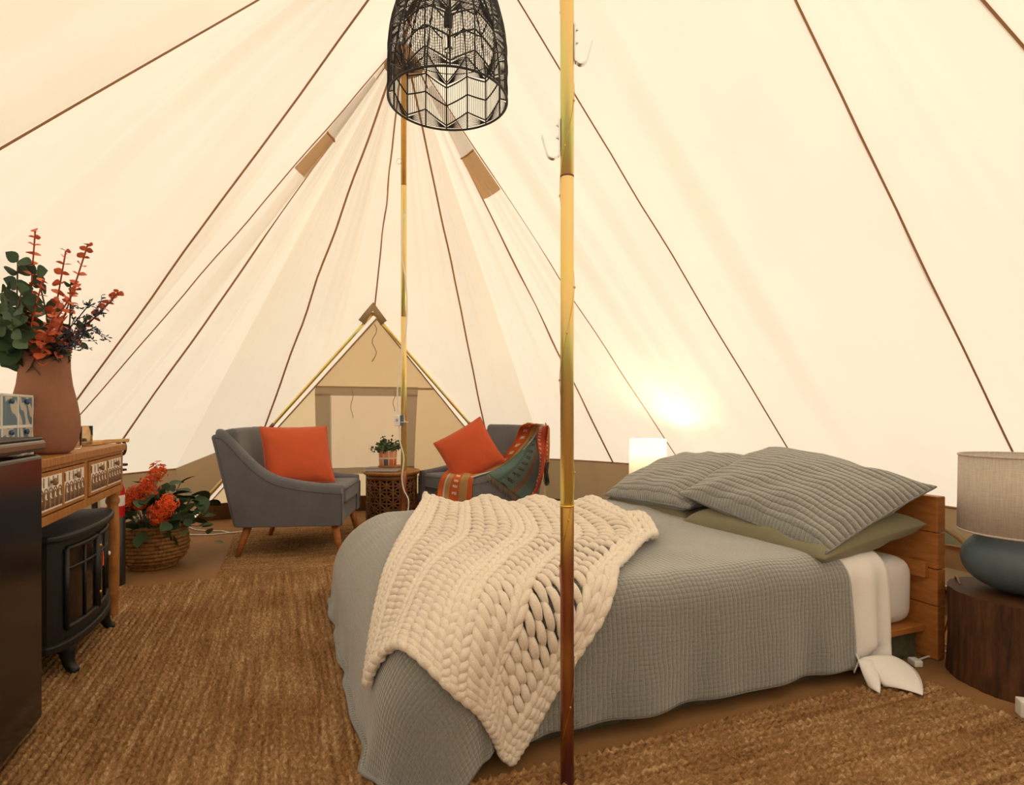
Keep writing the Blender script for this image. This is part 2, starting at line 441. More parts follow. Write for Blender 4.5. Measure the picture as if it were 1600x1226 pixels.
# peak vents: white mesh strip and the tan hood below it, on the two side panels of the rear peak
for i in (2, 9):
    fn = panel_fn(i)
    MB().add(*grid(lambda x, v: fn(.02+.96*x, v, .010), 10, 10, 0, 1, .085, .212)).build('vent_mesh', m_mesh_white, ceiling)
    MB().add(*grid(lambda x, v: fn(.02+.96*x, v, .014-.010*(v-.212)/.085), 10, 8, 0, 1, .212, .297)).build('vent_hood', m_hood, ceiling)
    MB().tube([fn(.02+.96*k/10, .213, .016) for k in range(11)], .006, 5).build('vent_edge', m_seam, ceiling)
# reinforced peaks
for ap in (AP1, AP2):
    MB().add(*lathe([(.012, -.005), (.075, -.10), (.118, -.165)], 20)[:2]).xf(Matrix.Translation(ap-Vector((0, 0, .012)))).build('peak_patch', m_hood, ceiling)

# gussets between roof edge, wall and frame foot
for foot, lp in ((FRp, LG), (FLp, LB)):
    MB().add([foot+Vector((0, 0, HS)), lp, foot, foot.lerp(lp, .5)], [(0, 1, 3), (0, 3, 2)]).build('gusset', m_sod, ceiling, smooth=False)
# low walls (sod cloth), split by side
def wall_strip(name, u0, u1, label, hole=None):
    n = max(12, int((u1-u0)*26)); MBx = MB()
    V, F = [], []; nz = 8
    for k in range(n+1):
        u = u0+(u1-u0)*k/n; p = per(u); out = (p-TA(max(0, min(SP, (p-P1).dot(A_))), 0)).normalized()
        for j in range(nz+1):
            z = .105+(HS-.105)*j/nz
            f = .012*math.sin(u*23+3*fbm(u*3, z*4))*math.sin(PI*j/nz)+.01*fbm(u*4, z*5, 3)
            V.append(p+out*f+Vector((0, 0, z)))
    for k in range(n):
        for j in range(nz):
            if hole and hole(u0+(u1-u0)*(k+.5)/n, .105+(HS-.105)*(j+.5)/nz): continue
            a = k*(nz+1)+j; F.append((a, a+nz+1, a+nz+2, a+1))
    o = MBx.add(V, F).build(name, m_sod); return struct(o, label, 'tent wall')
uw1, uw2 = ray_u(.755), ray_u(.214)
wall_strip('wall_right', -.3, SP+.2, 'low tan canvas tent wall behind the bed head')
wall_strip('wall_back', SP+.2, uFR, 'low tan canvas tent wall between door and bedside lamp')
wall_strip('wall_left', uFL, Lend+.3, 'low tan canvas tent wall behind the flower basket')
wall_strip('wall_front', Lend+.3, PER-.3, 'low tan canvas tent wall on the camera side')
def upstand(name, u0, u1, label):
    n = int((u1-u0)*18)
    V, F = [], []
    for k in range(n+1):
        u = u0+(u1-u0)*k/n; p = per(u); out = (p-TA(max(0, min(SP, (p-P1).dot(A_))), 0)).normalized()
        w = .006*fbm(u*5)
        for o_, z in ((-.10, .001), (-.035, .004), (-.01, .03), (w, .07), (w-.004, .098), (w-.016, .108), (w-.02, .092)):
            V.append(p+out*o_+Vector((0, 0, z)))
    for k in range(n):
        for j in range(6): a = k*7+j; F.append((a, a+7, a+8, a+1))
    return struct(MB().add(V, F).build(name, m_pvcd), label, 'groundsheet edge')
MB().tube([per(uFR-1.02)+(P2-per(uFR-1.02)).normalized()*.03+Vector((.006*math.sin(k*.9), 0, .455-.022*k)) for k in range(10)], .0028, 4).build('toggle_cord', m_seam, ceiling)
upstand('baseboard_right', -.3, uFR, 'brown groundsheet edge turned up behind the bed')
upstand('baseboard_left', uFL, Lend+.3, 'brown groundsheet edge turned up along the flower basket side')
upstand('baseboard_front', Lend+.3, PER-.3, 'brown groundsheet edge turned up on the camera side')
# groundsheet floor, reaching out into the porch
fl = [per(k*PER/90) for k in range(90)]
fv = [(p.x, p.y, 0) for p in fl]
po = [FLp+A_*.75, FRp+A_*.75]
mb = MB(); mb.add(fv, [tuple(range(90))], [(p[0], p[1]) for p in fv])
mb.add([(FLp.x, FLp.y, -.002), (FRp.x, FRp.y, -.002), (po[1].x, po[1].y, -.002), (po[0].x, po[0].y, -.002)], [(0, 1, 2, 3)])
struct(mb.build('floor', m_pvc, smooth=False), 'plain brown groundsheet tent floor', 'floor')
# grass outside
m_grass = M_plain('lawn', (.10, .16, .04, 1), .9, var=.4, scale=6)
struct(MB().add([(-30, -30, -.05), (30, -30, -.05), (30, 30, -.05), (-30, 30, -.05)], [(0, 1, 2, 3)]).build('ground', m_grass, smooth=False), 'mown lawn outside the tent', 'lawn')

# arched mesh windows low in the wall
m_wmesh = M_plain('window_mesh', (.25, .30, .33, 1), .6)
for nm, uc, hw, lab in (('window_1', ray_u(.70), .30, 'arched mesh tent window low behind the headboard'), ('window_2', ray_u(.252), .27, 'arched mesh tent window low behind the lit bedside lamp')):
    we = sempty(nm, lab, 'tent window')
    def wp(x, z, off):
        p = per(uc+x); out = (p-TA(max(0, min(SP, (p-P1).dot(A_))), 0)).normalized()
        return p-out*off+Vector((0, 0, z))
    z0, zh = .20, .20
    V = [wp(0, z0, .022)]+[wp(hw*math.cos(PI*k/24), z0+zh*math.sin(PI*k/24), .022) for k in range(25)]
    t = NT('window_sky_mesh'); t.t.nodes.remove(t.b)
    tp = t.n('ShaderNodeBsdfTranslucent'); tp.inputs[0].default_value = (.62, .74, .80, 1); t.l(tp.outputs[0], t.out.inputs[0])
    MB().add(V, [(0, k+1, k+2) for k in range(24)]).build('mesh_pane', t.m, we, smooth=False)
    MB().add(*grid(lambda x, z: wp(hw*x*.98*math.sqrt(max(0, 1-(z-.0)**2)), z0+zh*z, .030+.006*fbm(x*4, z*4)), 20, 6, -1, 1, 0, .55)).build('window_flap', m_sod, we)
    MB().tube([wp(hw*1.03*math.cos(PI*k/24), z0+zh*1.03*math.sin(PI*k/24), .030) for k in range(25)], .013, 6).build('window_piping', m_binding, we)
    MB().tube([wp(-hw+2*hw*k/12, z0+zh*.52+.004*math.sin(k), .040) for k in range(13)], .005, 5).build('window_zip', m_seam, we)

# door: A frame and the cloth wall behind it
t = thing('door_frame', 'A-shaped gold steel door frame poles standing before the far tent door', 'pole', (ATOP.x, ATOP.y, 0))
for foot, nm in ((FLp, 'leg'), (FRp, 'leg')):
    inw = (P2-foot).normalized()*.03
    a = ATOP+Vector((0, -.03, -.035)); b = foot+inw
    pts = [a.lerp(b, k/10)-t.location for k in range(11)]
    o = MB().tube(pts, .0125, 10).build('leg', m_zinc, t)
    MB().tube([a.lerp(b, .52)-t.location, a.lerp(b, .54)-t.location], .0145, 10).build('joint_sleeve', m_zincd, o)
s1 = ATOP+Vector((0, -.03, -.035)); e1 = (FLp-ATOP).normalized(); e2 = (FRp-ATOP).normalized()
MB().tube([q-t.location for q in catmull([s1+e1*.10, s1+e1*.03+Vector((0, 0, .005)), s1+e2*.03+Vector((0, 0, .005)), s1+e2*.10], 5)], .013, 8).build('bent_head', m_gold, t)
# brown pocket over the frame head
hv = [ATOP+Vector((0, .0, .035)), ATOP+e1*.17+Vector((0, -.055, .03)), ATOP+e1*.14+Vector((.03, -.06, -.03)), ATOP+Vector((0, -.055, -.02)), ATOP+e2*.14+Vector((-.03, -.06, -.03)), ATOP+e2*.17+Vector((0, -.055, .03)), ATOP+Vector((0, -.055, .05))]
MB().add(hv, [(0, 1, 6), (1, 2, 3, 6), (6, 3, 4, 5), (0, 6, 5)]).build('frame_pocket', m_binding, ceiling, solid=.006)
np_ = (FRp-FLp).normalized()
DTOP = ATOP+Vector((-.005, .10, -.06)); DB = Vector((-1.27, 5.33, 0)); DH = DTOP.z
def door_pt(q, z, off=0.):
    w = (DH-z)/DH
    p = DTOP.lerp(DB, w); p.z = z
    e = max(.05, w*1.5)
    bul = .10*w*(1-(q/e)**2)
    fo = .014*math.sin(q*31+5*fbm(q*2, z*1.2, 4))*w*(.5+.5*fbm(q*3, z*2, 9)+.4)
    return p+np_*q+A_*(bul+fo-off)
def edge(z): return 1.5*(DH-z)/DH
door = sempty('door_1', 'tan canvas tent door panel with closed pale window flap', 'tent door')
ZB, ZW = 1.13, .42
def dpart(name, mat, q0, q1, z0, z1, nu=20, nv=12, off=0.):
    def f(x, y):
        z = z0+(z1-z0)*y; a = q0(z) if callable(q0) else q0; b = q1(z) if callable(q1) else q1
        a = max(a, -edge(z)); b = min(b, edge(z)); return door_pt(a+(b-a)*x, z, off)
    return MB().add(*grid(f, nu, nv)).build(name, mat, door)
dpart('upper_panel', m_doorcloth, lambda z: -9, lambda z: 9, ZB, DH, 40, 20)
wl0, wl1, wr0, wr1 = -.50, -.375, .245, .365
dpart('side_panel', m_doorside, lambda z: -9, wl0, .02, ZB, 24, 14)
dpart('side_panel', m_doorcloth, wr1, lambda z: 9, .02, ZB, 24, 14)
dpart('window_border', m_binding, wl0, wl1, .36, ZB-.05, 5, 14)
dpart('window_border', m_binding, wr0, wr1, .36, ZB-.05, 5, 14)
dpart('window_cover', m_doorpink, wl1, wr0, ZW, ZB-.07, 24, 16)
dpart('header_binding', m_binding, wl0, wr1, ZB-.07, ZB+.01, 24, 3, .008)
dpart('header_binding', m_binding, lambda z: -9, wl0, ZB-.012, ZB+.006, 10, 2, .006)
dpart('header_binding', m_binding, wr1, lambda z: 9, ZB-.012, ZB+.006, 10, 2, .006)
dpart('lower_band', m_binding, wl0, wr1, .36, ZW, 24, 3, .004)
dpart('lower_panel', m_doorside, wl0, wr1, .14, .36, 24, 5)
dpart('zip', m_mesh_white, wl1-.006, wl1+.006, ZW, ZB-.07, 2, 14, .008)
dpart('zip', m_mesh_white, wr0-.006, wr0+.006, ZW, ZB-.07, 2, 14, .008)
dpart('sill', m_pvcd, lambda z: -9, lambda z: 9, -.01, .15, 40, 3, .012)
for s_ in (-1, 1):
    MB().tube([door_pt(s_*edge(z), z, .01) for z in [DH*k/20 for k in range(21)]], .008, 5).build('edge_binding', m_binding, door)
for q0, z0, z1 in ((-.20, ZB-.02, ZB-.26), (.16, ZB-.02, ZB-.2)):
    MB().tube([door_pt(q0+.01*math.sin(k), z0+(z1-z0)*k/8, .02) for k in range(9)], .003, 4).build('tie_cord', m_binding, door)
MB().tube([door_pt(.02*math.sin(k*1.3)-.02, DH-.05-.30*k/8, .03) for k in range(9)], .004, 4).build('tie_cord', m_binding, door)
# flaps that join roof edge to door cloth
for foot, sg in ((FLp, -1), (FRp, 1)):
    def ff(x, y):
        z = DH*(1-y); a = ATOP.lerp(foot, y); b = door_pt(sg*edge(z), z)
        return a.lerp(b, x)
    MB().add(*grid(ff, 6, 24)).build('side_flap', m_canvas, door)

# ================================================================== RUGS
def rug(name, label, o, dirx, diry, lx, ly, pitch=.022, knot=.022, thick=.013, z0=.002, sx=4, sy=4, seed=0):
    """rows run along dirx; each row is a string of jute knots"""
    nr = int(ly/pitch); nk = int(lx/knot)
    X = np.linspace(0, lx, nk*sx+1); Y = np.linspace(0, nr*pitch, nr*sy+1)
    xx, yy = np.meshgrid(X, Y)
    rng = np.random.default_rng(seed)
    rowi = np.clip((yy/pitch).astype(int), 0, nr-1)
    ph = rng.random(nr)*2*np.pi; amp = .7+.6*rng.random(nr); wav = rng.random(nr)*6
    row = np.abs(np.sin(np.pi*yy/pitch))**.7
    kn = .5+.5*np.sin(2*np.pi*xx/knot*.8+ph[rowi]+.8*np.sin(xx*17+wav[rowi])+(yy/pitch-rowi-.5)*1.6)
    h = thick*(.20+row*amp[rowi]*.85*(.30+.70*kn))+.0020*rng.standard_normal(xx.shape)
    dx = .0035*np.sin(xx*9+wav[rowi])+.0012*rng.standard_normal(xx.shape)
    dy = .003*np.sin(xx*5+rowi*.0)+.0012*rng.standard_normal(xx.shape)
    ed = np.minimum(np.minimum(xx, lx-xx), np.minimum(yy, nr*pitch-yy)); h = np.where(ed < 1e-6, 0, h)
    V = np.stack([o.x+dirx.x*(xx+dx)+diry.x*(yy+dy), o.y+dirx.y*(xx+dx)+diry.y*(yy+dy), z0+h], -1).reshape(-1, 3)
    n1 = X.size; idx = np.arange(V.shape[0]).reshape(xx.shape)
    F = np.stack([idx[:-1, :-1], idx[:-1, 1:], idx[1:, 1:], idx[1:, :-1]], -1).reshape(-1, 4)
    m = bpy.data.meshes.new(name); m.vertices.add(len(V)); m.vertices.foreach_set('co', V.astype(np.float32).ravel())
    m.loops.add(F.size); m.loops.foreach_set('vertex_index', F.astype(np.int32).ravel())
    m.polygons.add(len(F)); m.polygons.foreach_set('loop_start', np.arange(0, F.size, 4, dtype=np.int32))
    m.polygons.foreach_set('use_smooth', np.ones(len(F), bool))
    uvl = m.uv_layers.new(name='UVMap'); UV = np.stack([xx, yy], -1).reshape(-1, 2)
    uvl.data.foreach_set('uv', UV[F.ravel()].astype(np.float32).ravel())
    m.update(); m.validate(); m.materials.append(m_jute)
    ob = bpy.data.objects.new(name, m); C.objects.link(ob); return tag(ob, label, 'rug')
rug('jute_rug', 'large jute rug with rows running along the tent in front of stove', TA(-.75, -1.52), A_, N_, 2.95, 1.2, seed=1)
rug('jute_rug', 'jute rug lying between bed side and stump table', TA(.035, -.28), N_, -A_, 1.63, .9, seed=2)
rug('jute_rug', 'flat grid-woven jute rug under the grey armchairs', TA(2.225, -1.03), N_, A_, 2.4, 1.3, .022, .022, .007, .001, 3, 3, seed=3)

# ================================================================== POLES
def pole(name, base, r, joints, top, mats, label):
    t = thing(name, label, 'tent pole', base)
    zs = [0]+joints+[top]
    for k in range(len(zs)-1):
        rr = r*(1.0 if k % 2 == 0 else .985)
        o = MB().lathe([(rr*.6, zs[k]), (rr, zs[k]+.003), (rr, zs[k+1]-.004), (rr*.94, zs[k+1])], 28).build('pole_section', mats[min(k, len(mats)-1)], t)
    return t
pz = lambda y, d: CAM_H-(y-YH)/FPX*d
NP = Vector((.1349, 1.411, 0))
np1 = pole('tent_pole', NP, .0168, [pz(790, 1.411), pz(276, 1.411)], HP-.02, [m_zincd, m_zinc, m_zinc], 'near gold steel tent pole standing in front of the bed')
MB().lathe([(.0178, 0), (.0178, .005)], 24).build('joint_ring', m_gold, np1, loc=(0, 0, pz(790, 1.411)-.0025))
MB().lathe([(.0172, 0), (.0172, .003)], 24).build('joint_ring', m_zincd, np1, loc=(0, 0, pz(276, 1.411)-.0015))
def hook(sg, ytop, ybot):
    zt, zb = pz(ytop, 1.411), pz(ybot, 1.411)
    x = sg*.0192
    pr = [(x, zt), (x, zb+.016), (x+sg*.004, zb+.006), (x+sg*.014, zb), (x+sg*.026, zb+.005), (x+sg*.032, zb+.018), (x+sg*.042, zb+.055)]
    pr = [(q.x, q.y) for q in catmull([(a, b, 0) for a, b in pr], 4)]
    V, F = [], []
    for k, (a, b) in enumerate(pr):
        q = pr[min(k+1, len(pr)-1)]; q0 = pr[max(k-1, 0)]; d = Vector((q[0]-q0[0], q[1]-q0[1])).normalized()
        nx, nz = -d.y*.0016, d.x*.0016
        V += [(a+nx, -.007, b+nz), (a+nx, .007, b+nz), (a-nx, .007, b-nz), (a-nx, -.007, b-nz)]
    for k in range(len(pr)-1):
        for e in range(4): F.append((4*k+e, 4*k+(e+1) % 4, 4*k+4+(e+1) % 4, 4*k+4+e))
    F += [(0, 3, 2, 1), tuple(len(V)-4+e for e in range(4))]
    h = MB().add(V, F).build('hook', m_steel, np1, smooth=False)
    for f in (.14, .46):
        z = zt+(zb-zt)*f
        MB().lathe([(.0055, 0), (.0055, .004), (.003, .0045), (.003, .008), (.0, .0085)], 6).xf(Matrix.Translation((x, 0, z)) @ Matrix.Rotation(sg*PI/2, 4, 'Y')).build('bolt', m_steel, h, smooth=False)
hook(1, 38, 101); hook(-1, 187, 248)
wz = [(math.cos(.7*z*2*PI/.33+2.4)*.0180, math.sin(.7*z*2*PI/.33+2.4)*.0180, z) for z in np.linspace(.12, 1.95, 260)]
wt = thing('fairy_light_wire', 'fine gold fairy light wire spiralling around the near tent pole', 'string lights', NP)
MB().tube(wz, .0007, 4).build('wire', m_gold, wt)
for z in np.linspace(.2, 1.9, 16):
    a = .7*z*2*PI/.33+2.4
    MB().add(*lathe([(0, -.004), (.0022, -.001), (.0022, .002), (0, .004)], 6)[:2]).xf(Matrix.Translation((math.cos(a)*.0188, math.sin(a)*.0188, z))).build('tiny_bulb', m_gold, wt)
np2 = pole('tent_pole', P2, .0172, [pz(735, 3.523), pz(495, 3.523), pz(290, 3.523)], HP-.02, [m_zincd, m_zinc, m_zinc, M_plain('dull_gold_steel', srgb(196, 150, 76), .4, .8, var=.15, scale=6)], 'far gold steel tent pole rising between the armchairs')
MB().tube([(-.028+.014*math.cos(k*PI/8), -.008, pz(253, 3.523)+.018*math.sin(k*PI/8)) for k in range(16)], .0018, 5, closed=True).build('ring_hook', m_steel, np2)

# cable, socket and adapter on the far pole
cb = thing('power_cable', 'white power cable running down the far tent pole', 'cable', P2)
cpx = [(634, 330), (629, 345), (628, 395), (634, 440), (636, 480), (634, 520), (628, 555), (624, 580), (621, 610), (622, 640), (624, 668), (625, 690), (631, 715), (628, 745), (631, 765), (638, 780), (637, 800), (630, 840), (628, 876)]
MB().tube([q for q in catmull([at(x, y, 3.48)-P2 for x, y in cpx], 4)], .0042, 6).build('cord', m_cable, cb)
so = thing('power_socket', 'white switched socket and blue adapter strapped to the far pole', 'socket', at(621, 657, 3.47))
MB().box(-.018, .018, -.014, .014, -.032, .032).build('socket_box', m_white, so, smooth=False, bevel=.004)
MB().box(-.006, .006, -.017, -.013, -.004, .012).build('switch', M_plain('grey_plastic', (.35, .35, .35, 1), .5), so, smooth=False)
MB().box(.020, .036, -.010, .018, -.030, .034).build('adapter', m_blueband, so, smooth=False, bevel=.003)
MB().box(.0, .058, -.012, .045, -.010, -.007).build('cable_tie', m_white, so, smooth=False)

# ================================================================== BED
BO = Vector((1.55, 2.145, 0)); BW, BL = 1.5, 1.97
def BT(p, q, z=0.): return BO - N_*p + A_*q + Vector((0, 0, z))
BROT = math.atan2(-N_.y, -N_.x)                 # local x = p (towards the foot), local y = -q
bed = thing('bed', 'low timber platform bed with plank headboard and white fitted mattress', 'bed', BO, BROT)
# local frame: x = p, y = -q
m_block = M_plain('mossy_plinth', srgb(84, 82, 62), .9, var=.35, scale=18, bump=.4, bscale=60)
MB().box(.02, 1.80, -1.46, -.03, 0, .098).build('plinth', m_block, bed, smooth=False, bevel=.004)
for k in range(6):
    y1 = -.012-k*.247
    MB().box(.0, 1.83, y1-.243, y1, .098, .122).build('platform_board', m_head, bed, smooth=False, bevel=.003)
zs = [.0, .20, .335, .47, .605]
for k in range(4):
    MB().box(-.048-.001*(k % 2), -.004, -1.53, .03, zs[k]+.002, zs[k+1]-.001).build('headboard_plank', m_head, bed, smooth=False, bevel=.003)
MB().box(-.002, .020, -1.50, .0, .30, .36).build('headboard_rail', m_head, bed, smooth=False, bevel=.003)
def softbox(x0, x1, y0, y1, z0, z1, r, nx=26, ny=26, wob=.004):
    bm = bmesh.new(); bmesh.ops.create_cube(bm, size=1)
    for v in bm.verts: v.co = ((x0+x1)/2+v.co.x*(x1-x0), (y0+y1)/2+v.co.y*(y1-y0), (z0+z1)/2+v.co.z*(z1-z0))
    bmesh.ops.bevel(bm, geom=bm.edges[:]+bm.verts[:], offset=r, segments=5, affect='EDGES', profile=.6)
    bmesh.ops.subdivide_edges(bm, edges=[e for e in bm.edges if e.calc_length() > .15], cuts=10, use_grid_fill=True)
    for v in bm.verts:
        q = v.co*5; v.co += Vector((fbm(q.x, q.y, q.z), fbm(q.y+7, q.x, q.z), fbm(q.z+3, q.x, q.y)))*wob
    bm.verts.index_update(); vv = [v.co.copy() for v in bm.verts]; ff = [tuple(x.index for x in f.verts) for f in bm.faces]; bm.free()
    return vv, ff
mat_o = MB().add(*softbox(.025, 1.76, -1.475, -.025, .122, .372, .07, wob=.006)).build('mattress', m_sheet, bed)

ZT, RD, PF, QN, QF = .418, .085, 1.715, .065, 1.435
def drape(p, q, off=0., fold=1.):
    """a point of cloth laid on the bed: p from headboard to foot, q from near side to far side; beyond the edges it rounds over and hangs"""
    ep = max(0., p-PF); eq = q-QN if q < QN else (q-QF if q > QF else 0.)
    d = math.hypot(ep, eq); zt = ZT+.010*fbm(p*2.3, q*2.3, 2)+.006*fbm(p*6, q*6, 5)
    bp, bq = min(p, PF), min(max(q, QN), QF)
    if d < 1e-6: return BT(bp, bq, zt+off)
    ux, uy = ep/d, eq/d; rd = RD+.215*ux**1.5
    th = min(d/rd, PI/2); s = max(0., d-rd*PI/2)
    out = (rd+off)*math.sin(th); z = zt-rd+(rd+off)*math.cos(th)
    if s > 0:
        z -= s; out += .10*s*(.35+.65*ux)
        arc = p*1.0 if ux < .3 else (q*1.0 if abs(uy) < .3 else math.atan2(uy, ux)*.5)
        out += fold*min(s, .3)*(.055*math.sin(arc*15+1.2)+.045*math.sin(arc*27+2*fbm(arc*3, s*2))+.03*fbm(arc*8, s*5))*(1. if ux > .3 else .55)
        if z < .016: out += (.016-z)*.5; z = .016+.004*abs(fbm(p*9, q*9))
    return BT(bp+ux*out, bq+uy*out, z)
# white top sheet: band turned over the duvet edge and hanging on the near side
def psheet(q): return .44-.11*max(0, min(1, q/1.5))+.02*math.sin(q*5)
def fsheet(x, q):
    a = psheet(q)-.20-.02*math.sin(q*4); b = psheet(q)+(.10 if q > .12 else .004)
    p = a+(b-a)*x
    P = drape(p, q, -.010 if q > QN else -.004)
    if q < -.30: P += N_*(.03*math.sin((q+.30)*14))-A_*(-.02*math.sin((q+.3)*18+x*5))
    if q < .06: P += A_*(.010*math.sin(x*11+q*3))*min(1, (.06-q)*5)
    P.z += .004*fbm(x*5, q*8, 3) - .012*(1-x)*(1 if q > QN else 0)
    P.z = max(P.z, .014)
    return P
ts = thing('top_sheet', 'white linen top sheet hanging over near bed side beside the quilt edge', 'sheet', BO)
MB().add(*grid(lambda x, q: fsheet(x, q)-BO, 22, 90, 0, 1, -.36, 1.46)).build('sheet_panel', m_sheet, ts, solid=.003)
# loose tail folded out on the floor
def flap(rows):
    Rw = [[Vector(c)-BO for c in r] for r in rows]
    def f(x, y):
        def cr(r): return r[0]*(1-x)**2+r[1]*2*x*(1-x)+r[2]*x*x
        a, b, c = cr(Rw[0]), cr(Rw[1]), cr(Rw[2]); return a*(1-y)**2+b*2*y*(1-y)+c*y*y
    return grid(f, 10, 10)
def fz(px, py, z): return at(px, py, FPX*(CAM_H-z)/(py-YH))
MB().add(*flap([[at(1344, 1028, 1.945), at(1366, 1022, 1.95), at(1394, 1024, 1.985)], [at(1366, 1050, 1.90), at(1402, 1032, 1.93), at(1446, 1044, 1.98)], [fz(1380, 1072, .016), fz(1410, 1074, .026), fz(1442, 1086, .016)]])).build('sheet_tail', m_sheet, ts, solid=.003)
MB().add(*flap([[at(1340, 1030, 1.935), at(1352, 1028, 1.93), at(1366, 1032, 1.94)], [at(1348, 1056, 1.90), at(1362, 1052, 1.88), at(1378, 1058, 1.90)], [fz(1358, 1074, .015), fz(1366, 1078, .018), fz(1375, 1083, .015)]])).build('sheet_tail', m_sheet, ts, solid=.003)
# quilt
HN, HF = .415, .60
def fduv(x, y):
    q = -HN+QN+(1.5+2*HN-2*QN)*x if False else (QN-HN)+(QF+HN-(QN-HN))*x
    p0 = psheet(q); p1 = PF+HF
    p = p0+(p1-p0)*y
    ep = max(0., p-PF); eq = q-QN if q < QN else (q-QF if q > QF else 0.)
    d = math.hypot(ep, eq); mx = .44+.16*(ep/d if d else 0)
    if d > mx: p = PF+ep*mx/d; q = (QN if eq < 0 else QF)+eq*mx/d
    return p, q
def duvpos(x, y):
    p, q = fduv(x, y); P = drape(p, q)
    return P-BO
duvet = thing('quilt', 'sage grey quilted bedspread draped over the bed to the floor', 'quilt', BO)
gv = grid(duvpos, 170, 150, uvf=lambda x, y: fduv(x, y))
MB().add(*gv).build('quilt_cover', m_quilt, duvet, solid=.012)
hem = [duvpos(0, y/120) for y in range(121)]
hem2 = [duvpos(x/120, 1) for x in range(121)]
MB().tube(hem+hem2[1:], .0065, 6).build('hem_piping', m_quilt, duvet)
MB().tube([duvpos(x/60, 0) for x in range(61)], .005, 6).build('hem_piping', m_quilt, duvet)

# pillows
def pillow(w, h, t, n=30, fl=0., pull=.05, wr=.004, seed=0, flat=0.):
    V, F, UV = [], [], []
    def pos(u, v, sg):
        ui = max(-1, min(1, u)); vi = max(-1, min(1, v))
        x = w/2*u*(1-pull*(1-vi*vi)); y = h/2*v*(1-pull*(1-ui*ui)*.9)
        e = max(0, (1-ui**2)*(1-vi**2))**.40
        z = sg*t/2*e+wr*fbm(u*3+seed, v*3, sg)*min(1, e*3)
        z += sg*wr*.6*math.sin((abs(u)-abs(v))*9+seed)*e*(1-e)*3
        return (x, y, z+sg*.003)
    E = 1+fl
    for sg in (1, -1):
        o = len(V)
        for j in range(n+1):
            for i in range(n+1):
                a, b = -1+2*i/n, -1+2*j/n
                a = math.copysign(abs(a)**.8, a)*E; b = math.copysign(abs(b)**.8, b)*E
                V.append(pos(a, b, sg)); UV.append((a*w/2, b*h/2))
        for j in range(n):
            for i in range(n):
                k = o+j*(n+1)+i; f = (k, k+1, k+n+2, k+n+1); F.append(f if sg > 0 else f[::-1])
    m = (n+1)**2
    bd = [i for i in range(n+1)]+[j*(n+1)+n for j in range(1, n+1)]+[n*(n+1)+i for i in range(n-1, -1, -1)]+[j*(n+1) for j in range(n-1, 0, -1)]
    for k in range(len(bd)): a, b = bd[k], bd[(k+1) % len(bd)]; F.append((b, a, m+a, m+b))
    edgeloop = [tuple((Vector(V[a])+Vector(V[m+a]))/2) for a in bd]
    return (V, F, UV), edgeloop
def put_pillow(name, label, cat, mat, w, h, t, center, xdir, ydir, group=None, fl=0., pipe=None, seed=0, pull=.05, wr=.004):
    """xdir = width direction, ydir = height direction; the bulging face looks along their cross product"""
    X = Vector(xdir).normalized(); Y = Vector(ydir); Y = (Y-X*Y.dot(X)).normalized(); Z = X.cross(Y)
    M = Matrix((X, Y, Z)).transposed().to_4x4()
    t_ = thing(name, label, cat, center, 0, group); t_.rotation_mode = 'QUATERNION'; t_.rotation_quaternion = M.to_quaternion()
    g, el = pillow(w, h, t, 32, fl, pull, wr, seed)
    MB().add(*g).build('pillow_cover', mat, t_)
    if pipe: MB().tube(el, pipe, 6, closed=True).build('piping', mat, t_)
    return t_
up = Vector((0, 0, 1))
put_pillow('pillow', 'plain sage pillow lying flat on the near side of the bed', 'pillow', m_sage, .74, .52, .18, BT(.29, .355, .462), A_, (-N_*-1)*1.0+up*.16, 'sage bed pillows', seed=1, wr=.008)
put_pillow('pillow', 'plain sage pillow lying flat on the far side of the bed', 'pillow', m_sage, .70, .48, .15, BT(.275, 1.10, .452), A_, N_+up*.16, 'sage bed pillows', seed=2, wr=.008)
put_pillow('quilted_sham', 'quilted grey-green pillow sham leaning over the near sage pillow', 'pillow', m_sham, .76, .54, .20, BT(.265, .375, .590), A_*1.0+up*.13, N_+up*.40, 'quilted pillow shams', fl=.04, pipe=.004, seed=3, wr=.010, pull=.03)
put_pillow('quilted_sham', 'quilted grey-green pillow sham leaning over the far sage pillow', 'pillow', m_sham, .72, .54, .20, BT(.265, 1.09, .560), A_-up*.05, N_+up*.38, 'quilted pillow shams', fl=.04, pipe=.004, seed=4, wr=.010, pull=.03)

# chunky knitted blanket
Lc = catmull([(1.56, 1.48, 0), (1.70, 1.10, 0), (1.84, .71, 0), (1.95, .42, 0), (2.04, .22, 0), (2.11, .11, 0)], 12)
Rc = catmull([(.74, 1.20, 0), (.79, .80, 0), (.91, .42, 0), (1.22, .15, 0), (1.46, -.10, 0), (1.60, -.27, 0), (1.69, -.37, 0)], 10)
Tc = catmull([(1.56, 1.48, 0), (1.30, 1.40, 0), (1.02, 1.32, 0), (.74, 1.20, 0)], 12)
Bc = catmull([(2.11, .11, 0), (1.99, .05, 0), (1.90, -.14, 0), (1.80, -.275, 0), (1.69, -.375, 0)], 12)
def cv(c, t):
    t = max(0, min(1, t))*(len(c)-1); i = min(int(t), len(c)-2); return c[i].lerp(c[i+1], t-i)
def coons(s, t):
    return cv(Lc, t)*(1-s)+cv(Rc, t)*s + cv(Tc, s)*(1-t)+cv(Bc, s)*t - (Lc[0]*(1-s)*(1-t)+Rc[0]*s*(1-t)+Lc[-1]*(1-s)*t+Rc[-1]*s*t)
